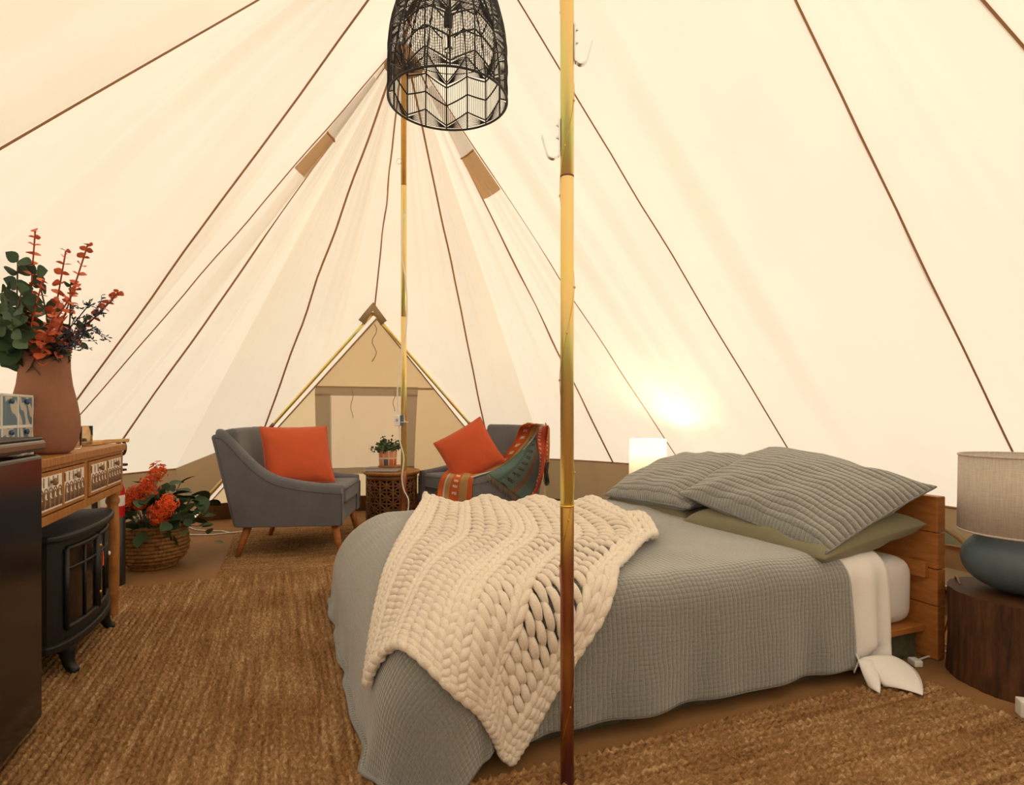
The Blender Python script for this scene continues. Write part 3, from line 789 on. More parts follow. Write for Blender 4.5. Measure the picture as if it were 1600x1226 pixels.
def knit_pt(s, t, h):
    k = coons(s, t)
    lift = .016+.020*max(0, fbm(s*3.2+1, t*3.2, 8))*(1-t*.5)
    ruf = max(0, 1-t/.30); lift += .034*ruf*(.5+.5*math.sin(s*21+1.5*math.sin(t*9)))
    rr = max(0, (s-.78)/.22)*max(0, 1-abs(t-.28)/.34); lift += .05*rr*(.6+.4*math.sin(t*34))
    lift += .055*max(0, 1-s/.10)*max(0, 1-t/.07)*(.7+.3*math.sin(s*90))
    return drape(k.x, k.y, lift+h, .8)
NC, NR = 18, 36
kb = thing('knitted_blanket', 'chunky cream hand-knitted throw blanket draped across the foot of the bed', 'blanket', BO)
mb = MB(); YR = .0122
types = 'KKPPKPPPKKPPKPPPKK'
for c in range(NC):
    ty = types[c % len(types)]; col = MB()
    for r in range(NR):
        j = lambda: rnd.uniform(-.05, .05)
        sc_ = rnd.uniform(.92, 1.08)
        def path(pp): return [knit_pt((c+.5+x)/NC, (r+.5+y)/NR, h*YR)-BO for x, y, h in pp]
        if ty == 'K':
            for sg in (-1, 1):
                pp = [(sg*.04, .95, -.5), (sg*(.11+j()), .58, .40), (sg*.22, .20, .72+j()), (sg*(.34+j()), -.2, .62), (sg*.43, -.58, .2), (sg*.42, -.95, -.6)]
                col.tube(catmull(path(pp), 2), [YR*q*sc_ for q in (.5, .72, .88, 1.0, 1.08, 1.1, 1.06, .98, .86, .70, .5)], 8)
        else:
            pp = [(-.66, -.42+j(), -.6), (-.44, -.36, .10), (-.16, -.12+j(), .68), (.14, .14, .68), (.42, .34+j(), .15), (.66, .42, -.6)]
            col.tube(catmull(path(pp), 2), [YR*q*sc_ for q in (.55, .8, .98, 1.06, 1.1, 1.1, 1.08, 1.02, .92, .78, .55)], 8)
    col.build('stitch_column', m_knit, kb)
# braided bound edges
for s0, t0, s1, t1, n in ((0, 0, 1, 0, 22), (0, 1, 1, 1, 24), (0, 0, 0, 1, 40), (1, 0, 1, 1, 40)):
    eb = MB()
    for k in range(n):
        for sg in (-1, 1):
            pts = []
            for q in range(5):
                f = (k+q/4*1.5)/n; f = min(1, f); s = s0+(s1-s0)*f; tt = t0+(t1-t0)*f
                o_ = sg*(.55-q/4*1.0)*.020
                if s0 == s1: s = s+o_
                else: tt = tt+o_*.8
                pts.append(knit_pt(s, tt, YR*(.1+.75*math.sin(PI*q/4)))-BO)
            eb.tube(pts, [YR*x for x in (.6, .9, 1., .9, .6)], 8)
    eb.build('braided_edge', m_knit, kb)

# ================================================================== ARMCHAIRS
def make_armchair(label, loc, rotz):
    """local: +x forward, y across, origin on the floor under the middle of the front edge"""
    t = thing('armchair', label, 'armchair', loc, rotz, 'grey armchairs')
    hw = .36; aw = .095
    curve = [(0, .445), (-.12, .455), (-.26, .475), (-.40, .508), (-.50, .565), (-.60, .66), (-.68, .755), (-.73, .80), (-.765, .805)]
    cvx = [(q.x, q.y) for q in catmull([(a, b, 0) for a, b in curve], 4)]
    for sg in (-1, 1):
        y0, y1 = sg*hw, sg*(hw-aw)
        # outer side panel with a rolled top: cross-section swept along the curve
        V, F = [], []
        prof = [(0, -1), (-.004, -.045), (.004, -.012), (.022, .004), (.048, .008), (.075, .002), (.09, -.014), (aw, -.045), (aw, -1)]
        m = len(prof)
        for (x, z) in cvx:
            zb = .195
            xb = x if x > -.64 else -.64+(x+.64)*.0
            for (dy, dz) in prof:
                if dz == -1: V.append((max(x*.84, -.645), sg*(hw-dy), zb))
                else: V.append((x, sg*(hw-dy), z+dz))
        n = len(cvx)
        for i in range(n-1):
            for k in range(m):
                l = (k+1) % m; q = (i*m+k, (i+1)*m+k, (i+1)*m+l, i*m+l); F.append(q if sg < 0 else q[::-1])
        F.append(tuple(range(m)) if sg < 0 else tuple(range(m))[::-1]); e = tuple((n-1)*m+k for k in range(m)); F.append(e[::-1] if sg < 0 else e)
        arm = MB().add(V, F).build('arm', m_grey, t, bevel=.008)
        MB().tube([(x+.004 if i == 0 else x, sg*(hw+.002), z-.047) for i, (x, z) in enumerate(cvx)], .0045, 6).build('piping', m_greyd, arm)
        MB().tube([(.004, sg*(hw-.004), z) for z in np.linspace(.2, .40, 8)], .0045, 6).build('piping', m_greyd, arm)
    # backrest
    g = softbox(-.055, .055, -(hw-.045), hw-.045, 0, .60, .04, wob=.003)
    M = Matrix.Translation((-.585, 0, .225)) @ Matrix.Rotation(math.radians(-13), 4, 'Y')
    MB().add(*g).xf(M).build('backrest', m_grey, t)
    MB().add(*softbox(-.035, .035, -(hw-.005), hw-.005, 0, .60, .025, wob=.002)).xf(Matrix.Translation((-.625, 0, .198)) @ Matrix.Rotation(math.radians(-13.5), 4, 'Y')).build('back_shell', m_grey, t)
    # seat
    MB().add(*softbox(-.62, -.012, -(hw-aw+.003), hw-aw+.003, .195, .315, .012, wob=.001)).build('seat_base', m_grey, t)
    sc = MB().add(*softbox(-.52, .012, -(hw-aw-.004), hw-aw-.004, .315, .435, .03, wob=.004)).build('seat_cushion', m_grey, t)
    y = hw-aw-.008
    MB().tube([(.013, -y, .416), (.013, y, .416)], .004, 6).build('piping', m_greyd, sc)
    MB().tube([(.013, -y, .333), (.013, y, .333)], .004, 6).build('piping', m_greyd, sc)
    for x, y, dx, dy in ((-.05, -.30, .045, -.03), (-.05, .30, .045, .03), (-.585, -.30, -.06, -.03), (-.585, .30, -.06, .03)):
        MB().tube([(x, y, .198), (x+dx*.5, y+dy*.5, .10), (x+dx, y+dy, .0)], [.026, .021, .014], 14).build('leg', m_legwood, t)
    return t
f1 = math.atan2(.10, .995); w1 = Vector((-.10, .995, 0))
c1loc = Vector((-1.087, 3.66, 0))+w1*.36
ch1 = make_armchair('grey upholstered armchair with upright orange cushion beside the flower basket', c1loc, f1)
fd = Vector((-.75, -.65, 0)).normalized(); f2 = math.atan2(fd.y, fd.x)
c2loc = Vector((-.52, 4.40, 0))
ch2 = copy_tree(ch1); ch2.location = c2loc; ch2.rotation_euler = (0, 0, f2)
ch2['label'] = 'grey upholstered armchair with patterned throw over its back'
put_pillow('cushion', 'burnt orange square cushion standing on the armchair beside flower basket', 'cushion', m_orange, .43, .42, .15, at(465, 710, 3.93), (.84, .54, .0), (-.27, .42, .86), 'orange cushions', fl=.03, pipe=.005, seed=5, pull=.05)
put_pillow('cushion', 'burnt orange square cushion tipped on its corner on the armchair with throw', 'cushion', m_orange, .41, .40, .15, at(733, 706, 4.50), (.80, .06, .46), (-.56, .30, .80), 'orange cushions', fl=.03, pipe=.005, seed=6, pull=.06)

# patterned throw laid over the second armchair: cast onto the chair's own surfaces
bpy.context.view_layer.update()
dg = bpy.context.evaluated_depsgraph_get()
tv, tf = [], []
for o in list(ch2.children_recursive):
    if o.type != 'MESH': continue
    o2 = len(tv); tv += [o.matrix_world @ v.co for v in o.data.vertices]; tf += [tuple(o2+i for i in p.vertices) for p in o.data.polygons]
BV = BVHTree.FromPolygons(tv, tf)
cam_p = Vector((0, 0, CAM_H))
def on_chair(px, py, dd=4.2, lift=.018):
    d = (at(px, py, 1.)-cam_p).normalized()
    h = BV.ray_cast(cam_p, d)
    if h[0] is None: return at(px, py, dd)
    return h[0]-d*lift+h[1]*0
def throw_mat(name, base, bands, motif=None):
    t = NT(name); uv = t.coord('UV'); sp = t.n('ShaderNodeSeparateXYZ'); t.l(uv, sp.inputs[0])
    col = t.ramp(sp.outputs[0], bands); col.node.color_ramp.interpolation = 'CONSTANT'
    if motif:
        (u0, u1, per_, c2) = motif
        a = t.math('GREATER_THAN', sp.outputs[0], u0); b = t.math('LESS_THAN', sp.outputs[0], u1)
        w = t.math('GREATER_THAN', t.math('SINE', t.math('MULTIPLY', sp.outputs[1], per_)), .35)
        nzz = t.math('GREATER_THAN', t.noise(t.coord('UV', (30, 60, 1)), 1, 2), .47)
        f = t.math('MULTIPLY', t.math('MULTIPLY', a, b), t.math('MULTIPLY', w, nzz))
        mx = t.n('ShaderNodeMixRGB'); t.l(f, mx.inputs[0]); t.l(col, mx.inputs[1]); mx.inputs[2].default_value = c2; col = mx.outputs[0]
    nz = t.noise(t.coord('UV', (40, 90, 1)), 1, 3); m2 = t.n('ShaderNodeMixRGB', blend_type='MULTIPLY'); m2.inputs[0].default_value = .6
    t.l(col, m2.inputs[1]); t.l(t.ramp(nz, [(.3, (.55, .55, .55, 1)), (.7, (1.2, 1.2, 1.2, 1))]), m2.inputs[2]); t.l(m2.outputs[0], t.b.inputs['Base Color'])
    t.b.inputs['Roughness'].default_value = .95; t.bump(nz, .5, .006); return t.m
OR, TN, WH, TL = srgb(206, 98, 38), srgb(186, 146, 92), srgb(205, 196, 190), srgb(92, 116, 110)
m_th1 = throw_mat('throw_orange', OR, [(0, OR), (.60, srgb(170, 70, 30)), (.64, TN), (.93, WH)], (.26, .48, 70, (.85, .82, .78, 1)))
m_th2 = throw_mat('throw_teal', TL, [(0, TL), (.22, srgb(78, 100, 98)), (.30, TL), (.62, srgb(128, 92, 76)), (.72, TL)], (.32, .52, 60, srgb(74, 44, 40)))
m_th3 = throw_mat('throw_border', OR, [(0, srgb(212, 96, 66)), (.8, srgb(190, 70, 46))], (.1, .4, 160, (.8, .72, .66, 1)))
m_th4 = throw_mat('throw_front', OR, [(0, OR), (.10, OR), (.16, WH), (.20, TN), (.34, OR), (.62, TN), (.86, OR)], (.42, .56, 40, (.85, .82, .78, 1)))
m_fringe = M_fabric('fringe_yarn', srgb(150, 132, 106), 200, .3, .3)
m_fringed = M_fabric('dark_tassel', srgb(74, 70, 66), 200, .3, .3)
th = thing('throw_blanket', 'orange and teal patterned throw with fringe hanging over the armchair arm', 'blanket', ch2.location)
TO = Vector(ch2.location)
def ribbon(name, mat, left, right, n=26, m=10, dd=4.2, lift=.018, wav=.006, parent=th):
    Lp = catmull([(x, y, 0) for x, y in left], 8); Rp = catmull([(x, y, 0) for x, y in right], 8)
    G = []
    for j in range(n+1):
        a, b = cv(Lp, j/n), cv(Rp, j/n)
        row = []
        for i in range(m+1):
            q = a.lerp(b, i/m); row.append(on_chair(q.x, q.y, dd, lift))
        G.append(row)
    # smooth depth so that cloth bridges hollows
    for it in range(10):
        H = [r[:] for r in G]
        for j in range(n+1):
            for i in range(m+1):
                nb = [G[jj][ii].y for jj, ii in ((j-1, i), (j+1, i), (j, i-1), (j, i+1)) if 0 <= jj <= n and 0 <= ii <= m]
                y = min(G[j][i].y, sum(nb)/len(nb)); d = (G[j][i]-cam_p); H[j][i] = cam_p+d*(y/G[j][i].y)
        G = H
    def f(u, v):
        P = G[round(v*n)][round(u*m)]; w = wav*fbm(u*4, v*9, 3)
        return P+Vector((0, -1, 0))*w-TO
    o = MB().add(*grid(f, m, n)).build(name, mat, parent, solid=.006)
    return G
ribbon('woven_panel', m_th2, [(834, 676), (822, 694), (805, 712), (785, 727), (762, 740)], [(842, 676), (846, 700), (846, 730), (838, 758), (819, 784)], 26, 16, lift=.026)
ribbon('orange_band', m_th1, [(824, 660), (812, 668), (803, 690), (785, 713), (765, 727), (735, 733), (700, 735)], [(853, 663), (842, 667), (836, 682), (822, 698), (806, 716), (785, 730), (750, 742), (738, 746)], 30, 12, lift=.034)
ribbon('front_panel', m_th4, [(700, 734), (690, 745), (684, 765), (682, 800)], [(741, 741), (738, 755), (737, 775), (736, 800)], 16, 12, lift=.030)
G = ribbon('border_band', m_th3, [(842, 668), (839, 685), (843, 720), (840, 745), (828, 775), (820, 788)], [(857, 664), (854, 690), (851, 722), (847, 747), (835, 777), (826, 790)], 24, 5, lift=.040)
ribbon('orange_corner', m_th1, [(852, 660), (852, 690), (853, 725)], [(859, 668), (859, 695), (858, 726)], 12, 4, dd=4.62, lift=.02)
fr = MB(); a, b = Vector((762, 740, 0)), Vector((819, 784, 0))
for k in range(34):
    q = a.lerp(b, k/33); p0 = on_chair(q.x, q.y, 4.2, .030)-TO
    p1 = on_chair(q.x+rnd.uniform(-2, 1), q.y+11+rnd.uniform(-2, 3), 4.2, .022)-TO
    fr.tube([p0, p0.lerp(p1, .5)+Vector((0, -.004, 0)), p1], [.002, .0026, .0012], 4)
fr.build('fringe', m_fringe, th)['kind'] = 'stuff'
tz = MB()
for k in range(26):
    x = 849+rnd.uniform(0, 10); p0 = at(853+rnd.uniform(-3, 5), 722, 4.60); p1 = at(x, 752+rnd.uniform(0, 7), 4.60)+Vector((0, rnd.uniform(-.02, .02), 0))
    tz.tube([p0-TO, p0.lerp(p1, .5)-TO+Vector((rnd.uniform(-.006, .006), 0, 0)), p1-TO], [.004, .005, .002], 4)
tz.build('dark_fringe', m_fringed, th)['kind'] = 'stuff'

# ================================================================== SIDE TABLE AND WHAT STANDS ON IT
STL = Vector((-.965, 4.62, 0)); STH = .455
st = thing('side_table', 'carved dark wooden drum side table between the armchairs', 'side table', STL)
MB().lathe([(.0, STH-.032), (.205, STH-.032), (.222, STH-.022), (.228, STH-.008), (.224, STH), (.212, STH+.003), (.206, STH-.003), (.0, STH-.003)], 48).build('table_top', m_carvetop, st)
MB().lathe([(.17, .0), (.17, STH-.03)], 32).build('hollow_shade_core', m_dark, st)  # near-black core paints the shade of the hollow behind the pierced lattice
MB().lathe([(.195, 0), (.202, .006), (.202, .03), (.19, .034)], 40).build('bottom_ring', m_carve, st)
MB().lathe([(.19, STH-.066), (.202, STH-.062), (.202, STH-.034), (.19, STH-.032)], 40).build('top_ring', m_carve, st)
def drum_panel():
    mb = MB(); a0 = PI*2/12/2; z0, z1 = .03, STH-.062; rows = 4; r = .192
    def pt(a, z, rr=r): return (rr*math.cos(a), rr*math.sin(a), z)
    bw = .0075
    def bar(p, q, n=5): mb.tube([pt(p[0]+(q[0]-p[0])*k/n, p[1]+(q[1]-p[1])*k/n) for k in range(n+1)], bw, 4)
    for sg in (-1, 1): mb.tube([pt(sg*a0, z0), pt(sg*a0, z1)], .010, 4)
    bar((0, z0), (0, z1))
    for k in range(rows):
        za, zb = z0+(z1-z0)*k/rows, z0+(z1-z0)*(k+1)/rows; zm = (za+zb)/2
        bar((-a0, za), (a0, zb)); bar((-a0, zb), (a0, za)); bar((-a0, zm), (a0, zm)); bar((-a0, zb), (a0, zb))
        mb.tube([pt(a0*.42*math.cos(t*PI/6), zm+(zb-za)*.22*math.sin(t*PI/6)) for t in range(12)], .006, 4, closed=True)
    return mb
pm = drum_panel().build('carved_panel', m_carve, st); pm.rotation_euler = (0, 0, 0)
for k in range(1, 12):
    c = pm.copy(); C.objects.link(c); c.rotation_euler = (0, 0, k*PI/6)
# book, tray, pot
bk = thing('book', 'closed pale grey book lying at front edge of the drum table', 'book', STL+Vector((-.045, -.115, STH+.0035)), math.radians(-3))
MB().box(-.125, .125, -.055, .075, 0, .004).build('cover', M_plain('grey_book_cover', srgb(120, 116, 126), .5), bk, smooth=False)
MB().box(-.121, .121, -.051, .075, .004, .026).build('page_block', M_plain('paper', srgb(196, 184, 176), .8), bk, smooth=False)
MB().box(-.125, .125, -.055, .075, .026, .030).build('cover', M_plain('grey_book_cover_top', srgb(150, 146, 152), .5), bk, smooth=False)
TRZ = STH+.0035+.0305
tr = thing('wooden_tray', 'small round light wood tray under the painted pot', 'tray', STL+Vector((.005, -.075, TRZ)))
MB().lathe([(0, 0), (.088, 0), (.094, .005), (.094, .010), (.088, .009), (0, .008)], 32).build('tray_disc', m_pine, tr)
PT = STL+Vector((-.015, -.075, TRZ+.0085))
def M_pot():
    t = NT('painted_pot'); tc = t.coord('Object'); sp = t.n('ShaderNodeSeparateXYZ'); t.l(tc, sp.inputs[0])
    ang = t.math('ARCTAN2', sp.outputs[1], sp.outputs[0]); u = t.math('MULTIPLY', ang, 10/(2*PI)); v = t.math('MULTIPLY', sp.outputs[2], 1/.062)
    cx = t.math('FLOOR', u); cz = t.math('FLOOR', v)
    cell = t.n('ShaderNodeTexWhiteNoise'); cell.noise_dimensions = '2D'
    cmb = t.n('ShaderNodeCombineXYZ'); t.l(t.math('ADD', cx, .37), cmb.inputs[0]); t.l(t.math('ADD', cz, 4.41), cmb.inputs[1]); t.l(cmb.outputs[0], cell.inputs['Vector'])
    col = t.ramp(cell.outputs['Value'], [(0, srgb(206, 122, 76)), (.34, srgb(212, 104, 54)), (.62, srgb(94, 98, 108)), (.80, srgb(216, 150, 108))]); col.node.color_ramp.interpolation = 'CONSTANT'
    fu = t.math('ABSOLUTE', t.math('SUBTRACT', t.math('FRACT', u), .5)); fv = t.math('ABSOLUTE', t.math('SUBTRACT', t.math('FRACT', v), .5))
    ins = t.math('MULTIPLY', t.math('LESS_THAN', fu, .43), t.math('LESS_THAN', fv, .41))
    mx = t.n('ShaderNodeMixRGB'); t.l(ins, mx.inputs[0]); mx.inputs[1].default_value = srgb(226, 200, 172); t.l(col, mx.inputs[2]); t.l(mx.outputs[0], t.b.inputs['Base Color'])
    t.b.inputs['Roughness'].default_value = .55; return t.m
pp = thing('potted_plant', 'small leafy green plant in a painted checked pot on the drum table', 'plant', PT)
MB().lathe([(0, 0), (.060, 0), (.066, .006), (.072, .118), (.068, .122), (.062, .116), (.060, .09), (0, .09)], 32).build('pot', M_pot(), pp)
MB().lathe([(0, .102), (.061, .100)], 20).build('soil', m_dark, pp)
def leaf_mesh(name, L, Wd, mat, cup=.15, n=5):
    V, F = [], []
    for i in range(n+1):
        t = i/n; w = Wd/2*math.sin(PI*min(1, max(0.02, t*.96+.03)))**.75; z = -cup*L*(t-.3)**2
        V += [(-w, L*t, z+w*.22), (0, L*t, z), (w, L*t, z+w*.22)]
    for i in range(n):
        for k in range(2): a = 3*i+k; F.append((a, a+1, a+4, a+3))
    m = bpy.data.meshes.new(name); m.from_pydata(V, [], F); m.materials.append(mat); m.polygons.foreach_set('use_smooth', [True]*len(F)); m.update(); return m
def leaf_mat(p, d, roll=0., s=1.):
    d = Vector(d).normalized(); x = d.cross(Vector((0, 0, 1)));
    x = x.normalized() if x.length > 1e-4 else Vector((1, 0, 0)); z = x.cross(d)
    M = Matrix((x, d, z)).transposed().to_4x4() @ Matrix.Rotation(roll, 4, 'Y')
    return Matrix.Translation(p) @ M @ Matrix.Scale(s, 4)
def put_leaf(mesh, parent, p, d, roll, s, name='leaf'):
    o = bpy.data.objects.new(name, mesh); C.objects.link(o); o.parent = parent; o.matrix_basis = leaf_mat(p, d, roll, s); return o
fo = MB(); stm = MB(); sm = leaf_mesh('tiny', .026, .019, m_green)
tmpv = [v.co.copy() for v in sm.vertices]; tmpf = [tuple(p.vertices) for p in sm.polygons]
for k in range(34):
    a = rnd.uniform(0, 2*PI); e = rnd.uniform(.15, 1.4); L = rnd.uniform(.09, .165)
    tip = Vector((math.cos(a)*math.cos(e)*L*1.05, math.sin(a)*math.cos(e)*L, .105+math.sin(e)*L*.82)); b = Vector((.02*math.cos(a), .02*math.sin(a), .10))
    stm.tube([b, b.lerp(tip, .5)+Vector((0, 0, .015)), tip], .0014, 4)
    for j in range(11):
        q = b.lerp(tip, .35+.65*j/10)+Vector((rnd.gauss(0, .008), rnd.gauss(0, .008), rnd.gauss(0, .008)))
        M = leaf_mat(q, (rnd.gauss(0, 1), rnd.gauss(0, 1), rnd.gauss(.3, .6)), rnd.uniform(0, 6), rnd.uniform(.7, 1.15))
        fo.add([M @ v for v in tmpv], tmpf)
fo.build('foliage', m_green2, pp)['kind'] = 'stuff'
stm.build('stems', m_stem, pp)['kind'] = 'stuff'

# ================================================================== CONSOLE TABLE (local x = across towards the room, y = along)
TS0, TS1, TL0, TL1, TZ = .735, 1.77, -1.80, -1.363, .774
ct = thing('console_table', 'honey wooden console table with whitewashed carved drawer fronts and turned legs', 'table', TA(TS0, TL1), TROT)
Lt = TS1-TS0; Dp = TL1-TL0
m_top = m_pine
MB().box(-Dp, .012, -.01, Lt+.012, TZ-.030, TZ).build('table_top', m_top, ct, smooth=False, bevel=.004)
zA = .562
MB().box(-Dp+.01, -.012, .004, .02, zA, TZ-.03).build('end_panel', m_pine, ct, smooth=False)
MB().box(-Dp+.01, -.012, Lt-.02, Lt-.004, zA, TZ-.03).build('end_panel', m_pine, ct, smooth=False)
MB().box(-Dp+.01, -Dp+.025, .02, Lt-.02, zA, TZ-.03).build('back_panel', m_pine, ct, smooth=False)
MB().box(-.02, 0, .0, Lt, zA, zA+.030).build('front_rail', m_pine, ct, smooth=False, bevel=.003)
MB().box(-.02, 0, .0, Lt, TZ-.042, TZ-.030).build('front_rail', m_pine, ct, smooth=False)
for y0 in (0, .505, Lt-.03):
    MB().box(-.022, .001, y0, y0+.03, zA, TZ-.03).build('front_stile', m_pine, ct, smooth=False, bevel=.003)
def carving(w, h, n=5):
    """row of pointed double arches in relief, in the y-z plane, origin at lower corner"""
    mb = MB()
    for k in range(n):
        yc = w*(k+.5)/n; r = w/n*.46
        for rr, tk, x, mi_ in ((r, .0019, .0005, 0), (r*.60, .0016, .0005, 0)):
            pts = [(x, yc-rr, h*.06)]+[(x, yc-rr*math.cos(t*PI/10), h*.40+rr*1.45*math.sin(t*PI/10)) for t in range(11)]+[(x, yc+rr, h*.06)]
            mb.tube(pts, tk, 5, mi=mi_)
        mb.tube([(.001, yc, h*.06), (.001, yc, h*.36)], .0022, 5, mi=0); mb.tube([(.002, yc-.005, h*.34), (.002, yc+.005, h*.34)], .002, 5, mi=1)
        mb.tube([(0, yc-r, h*.70), (0, yc-r*1.02, h*.97)], .0022, 5, mi=0)
    return mb
for dy0 in (.036, .541):
    dw = .463
    d = MB().box(-.016, .004, dy0, dy0+dw, zA+.036, TZ-.046).build('drawer', m_pine, ct, smooth=False, bevel=.002)
    pw = .195
    for j in range(2):
        y0 = dy0+.022+j*(pw+.028); z0 = zA+.048; ph = TZ-.058-z0
        MB().box(.004, .0055, y0, y0+pw, z0, z0+ph).build('carved_panel', m_whitewash, d, smooth=False)
        carving(pw, ph).xf(Matrix.Translation((.0055, y0, z0))).build('arch_carving', [m_brownline, m_whitewash], d)
        MB().lathe([(.004, 0), (.005, .006), (.011, .010), (.012, .015), (.0, .018)], 14).xf(Matrix.Translation((.006, y0+pw*.5, z0+ph*.82)) @ Matrix.Rotation(PI/2, 4, 'Y')).build('knob', m_brownline, d)
lp = [(.018, 0), (.020, .02), (.022, .10), (.026, .112), (.022, .124), (.025, .14), (.026, .40), (.023, .49), (.021, .50), (.027, .512), (.028, .525), (.022, .54), (.028, .55), (.028, zA)]
for x, y in ((-.03, Lt-.035), (-.03, .035), (-Dp+.04, Lt-.035), (-Dp+.04, .035)):
    MB().lathe(lp, 20, x, y).build('leg', m_pine, ct)

# vase with artificial stems
VB = TA(1.205, -1.478, TZ); vb = Vector((-1.585, 1.955, TZ))
VB = vb
vz = thing('vase', 'tall tapered terracotta vase on the console table', 'vase', VB)
MB().lathe([(0, 0), (.062, 0), (.078, .012), (.092, .045), (.098, .085), (.097, .125), (.088, .18), (.076, .235), (.070, .29), (.070, .338), (.066, .340), (.064, .33), (.064, .05), (0, .02)], 48).build('vase_body', m_terra, vz)
mouth = VB+Vector((0, 0, .33))
redleaf = leaf_mesh('coral_leaf', .030, .036, m_red); gleaf = leaf_mesh('round_leaf', .070, .062, m_green); gleaf2 = leaf_mesh('round_leaf_b', .058, .050, m_green2)
def vtip(px, py, dy=0.): return at(px, py, 1.80+.5*dy)
def stem_thing(name, label, cat, tip, bend, nleaf, mesh, size, t0=.25, pairs=True, rad=.0025, roll=(-.8, .8), group='artificial stems in the terracotta vase', stemmat=None):
    base = mouth+Vector((rnd.uniform(-.03, .03), rnd.uniform(-.03, .03), -.12))
    t = thing(name, label, cat, base, 0, group)
    mid = base.lerp(tip, .5)+Vector(bend)
    pts = catmull([Vector((0, 0, 0)), mouth+(base-mouth)*.25-base, mid-base, tip-base], 8)
    MB().tube(pts, rad, 5).build('stem', stemmat or m_stem, t)
    for k in range(nleaf):
        f = t0+(1-t0)*k/max(1, nleaf-1); q = cv(pts, f); d = (cv(pts, min(1, f+.03))-cv(pts, max(0, f-.03))).normalized()
        a = rnd.uniform(0, 2*PI); o = d.orthogonal().normalized(); o2 = d.cross(o)
        for sg in ((1, -1) if pairs else (1,)):
            dr = (o*math.cos(a)+o2*math.sin(a))*sg+d*rnd.uniform(.1, .5)
            put_leaf(mesh, t, q, dr, rnd.uniform(*roll), size*rnd.uniform(.8, 1.15)*(1-.45*max(0, f-.6)/.4))
    return t
RS = [((55, 362, -.02), (-.02, 0, .02), 20, 'coral eucalyptus stem standing tallest in the terracotta vase'), ((103, 392, .02), (0, 0, .02), 18, 'coral eucalyptus stem leaning beside the tallest one in the vase'), ((137, 383, -.02), (.0, 0, .02), 20, 'second tallest coral eucalyptus stem curving up to the right in the vase'),
      ((184, 457, -.03), (.01, 0, .05), 19, 'coral eucalyptus stem arching far out sideways from the vase'), ((66, 440, -.07), (0, -.03, 0), 16, 'short coral eucalyptus stem at the front centre of the vase'), ((118, 452, -.06), (.0, -.03, .02), 15, 'short coral eucalyptus stem at the front beside the blue sprigs'), ((92, 470, -.08), (0, -.03, .0), 14, 'shortest coral eucalyptus stem low over the vase rim')]
for tp, bd, nl, lab in RS: stem_thing('coral_stem', lab, 'artificial stem', vtip(*tp), bd, nl, redleaf, 1.0, .26, stemmat=m_redstem)
GS = [((10, 450, -.02), (-.02, 0, .04), 10), ((28, 408, .03), (-.03, 0, .03), 9), ((58, 425, .04), (0, .03, 0), 8), ((-20, 470, .0), (-.02, 0, .05), 10), ((34, 455, -.10), (-.02, -.03, .02), 10), ((-8, 522, -.04), (-.02, 0, .06), 9), ((18, 498, -.12), (-.02, -.02, .04), 9), ((110, 445, .05), (0, .03, .02), 5), ((135, 500, .03), (.02, .02, .05), 5)]
GL = ['dark green eucalyptus branch spreading low from the vase towards the drawer chest', 'dark green eucalyptus branch rising highest among the leafy green branches', 'dark green eucalyptus branch behind the tallest coral stem', 'dark green eucalyptus branch reaching farthest out beyond the picture edge', 'dark green eucalyptus branch in front of the vase foliage, centre', 'dark green eucalyptus branch hanging lowest over the drawer chest side', 'dark green eucalyptus branch drooping low at the front of the vase', 'thin small-leaved green branch between the upright coral stems', 'thin small-leaved green branch beside the slate blue sprigs']
for k, (tp, bd, nl) in enumerate(GS):
    stem_thing('eucalyptus_branch', GL[k], 'artificial stem', vtip(*tp), bd, nl, gleaf if k % 3 else gleaf2, 1.15 if k < 7 else .6, .34, roll=(.5, 2.4))
bl = leaf_mesh('slate_leaf', .012, .0045, m_blue, n=3)
SL = ['feathery slate blue sprig reaching farthest sideways from the vase', 'feathery slate blue sprig just below the longest slate one', 'feathery slate blue sprig lowest over the vase rim', 'feathery slate blue sprig uppermost under the arching coral stem']
for k, tp in enumerate([(160, 487, -.03), (150, 510, .0), (118, 540, -.06), (140, 475, .0)]):
    base = mouth+Vector((.01, -.01, -.1)); t = thing('slate_sprig', SL[k], 'artificial stem', base, 0, 'artificial stems in the terracotta vase')
    tip = vtip(*tp)-base; pts = catmull([Vector((0, 0, 0)), Vector((.005, 0, .1)), tip*.5+Vector((.01, 0, .06)), tip], 6)
    sp_, lf = MB().tube(pts, .0018, 4), MB(); lv = [v.co.copy() for v in bl.vertices]; lf_ = [tuple(p.vertices) for p in bl.polygons]
    for j in range(22):
        q = cv(pts, rnd.uniform(.4, 1)); e = q+Vector((rnd.gauss(.02, .02), rnd.gauss(0, .02), rnd.gauss(.004, .018))); sp_.tube([q, e], .0009, 3)
        for i in range(8):
            M = leaf_mat(q.lerp(e, .2+.8*i/7), (rnd.gauss(.4, 1), rnd.gauss(0, 1), rnd.gauss(.3, .8)), rnd.uniform(0, 6), rnd.uniform(.8, 1.3)); lf.add([M @ v for v in lv], lf_)
    sp_.build('stem', m_blue, t); lf.build('leaves', m_blue, t)['kind'] = 'stuff'

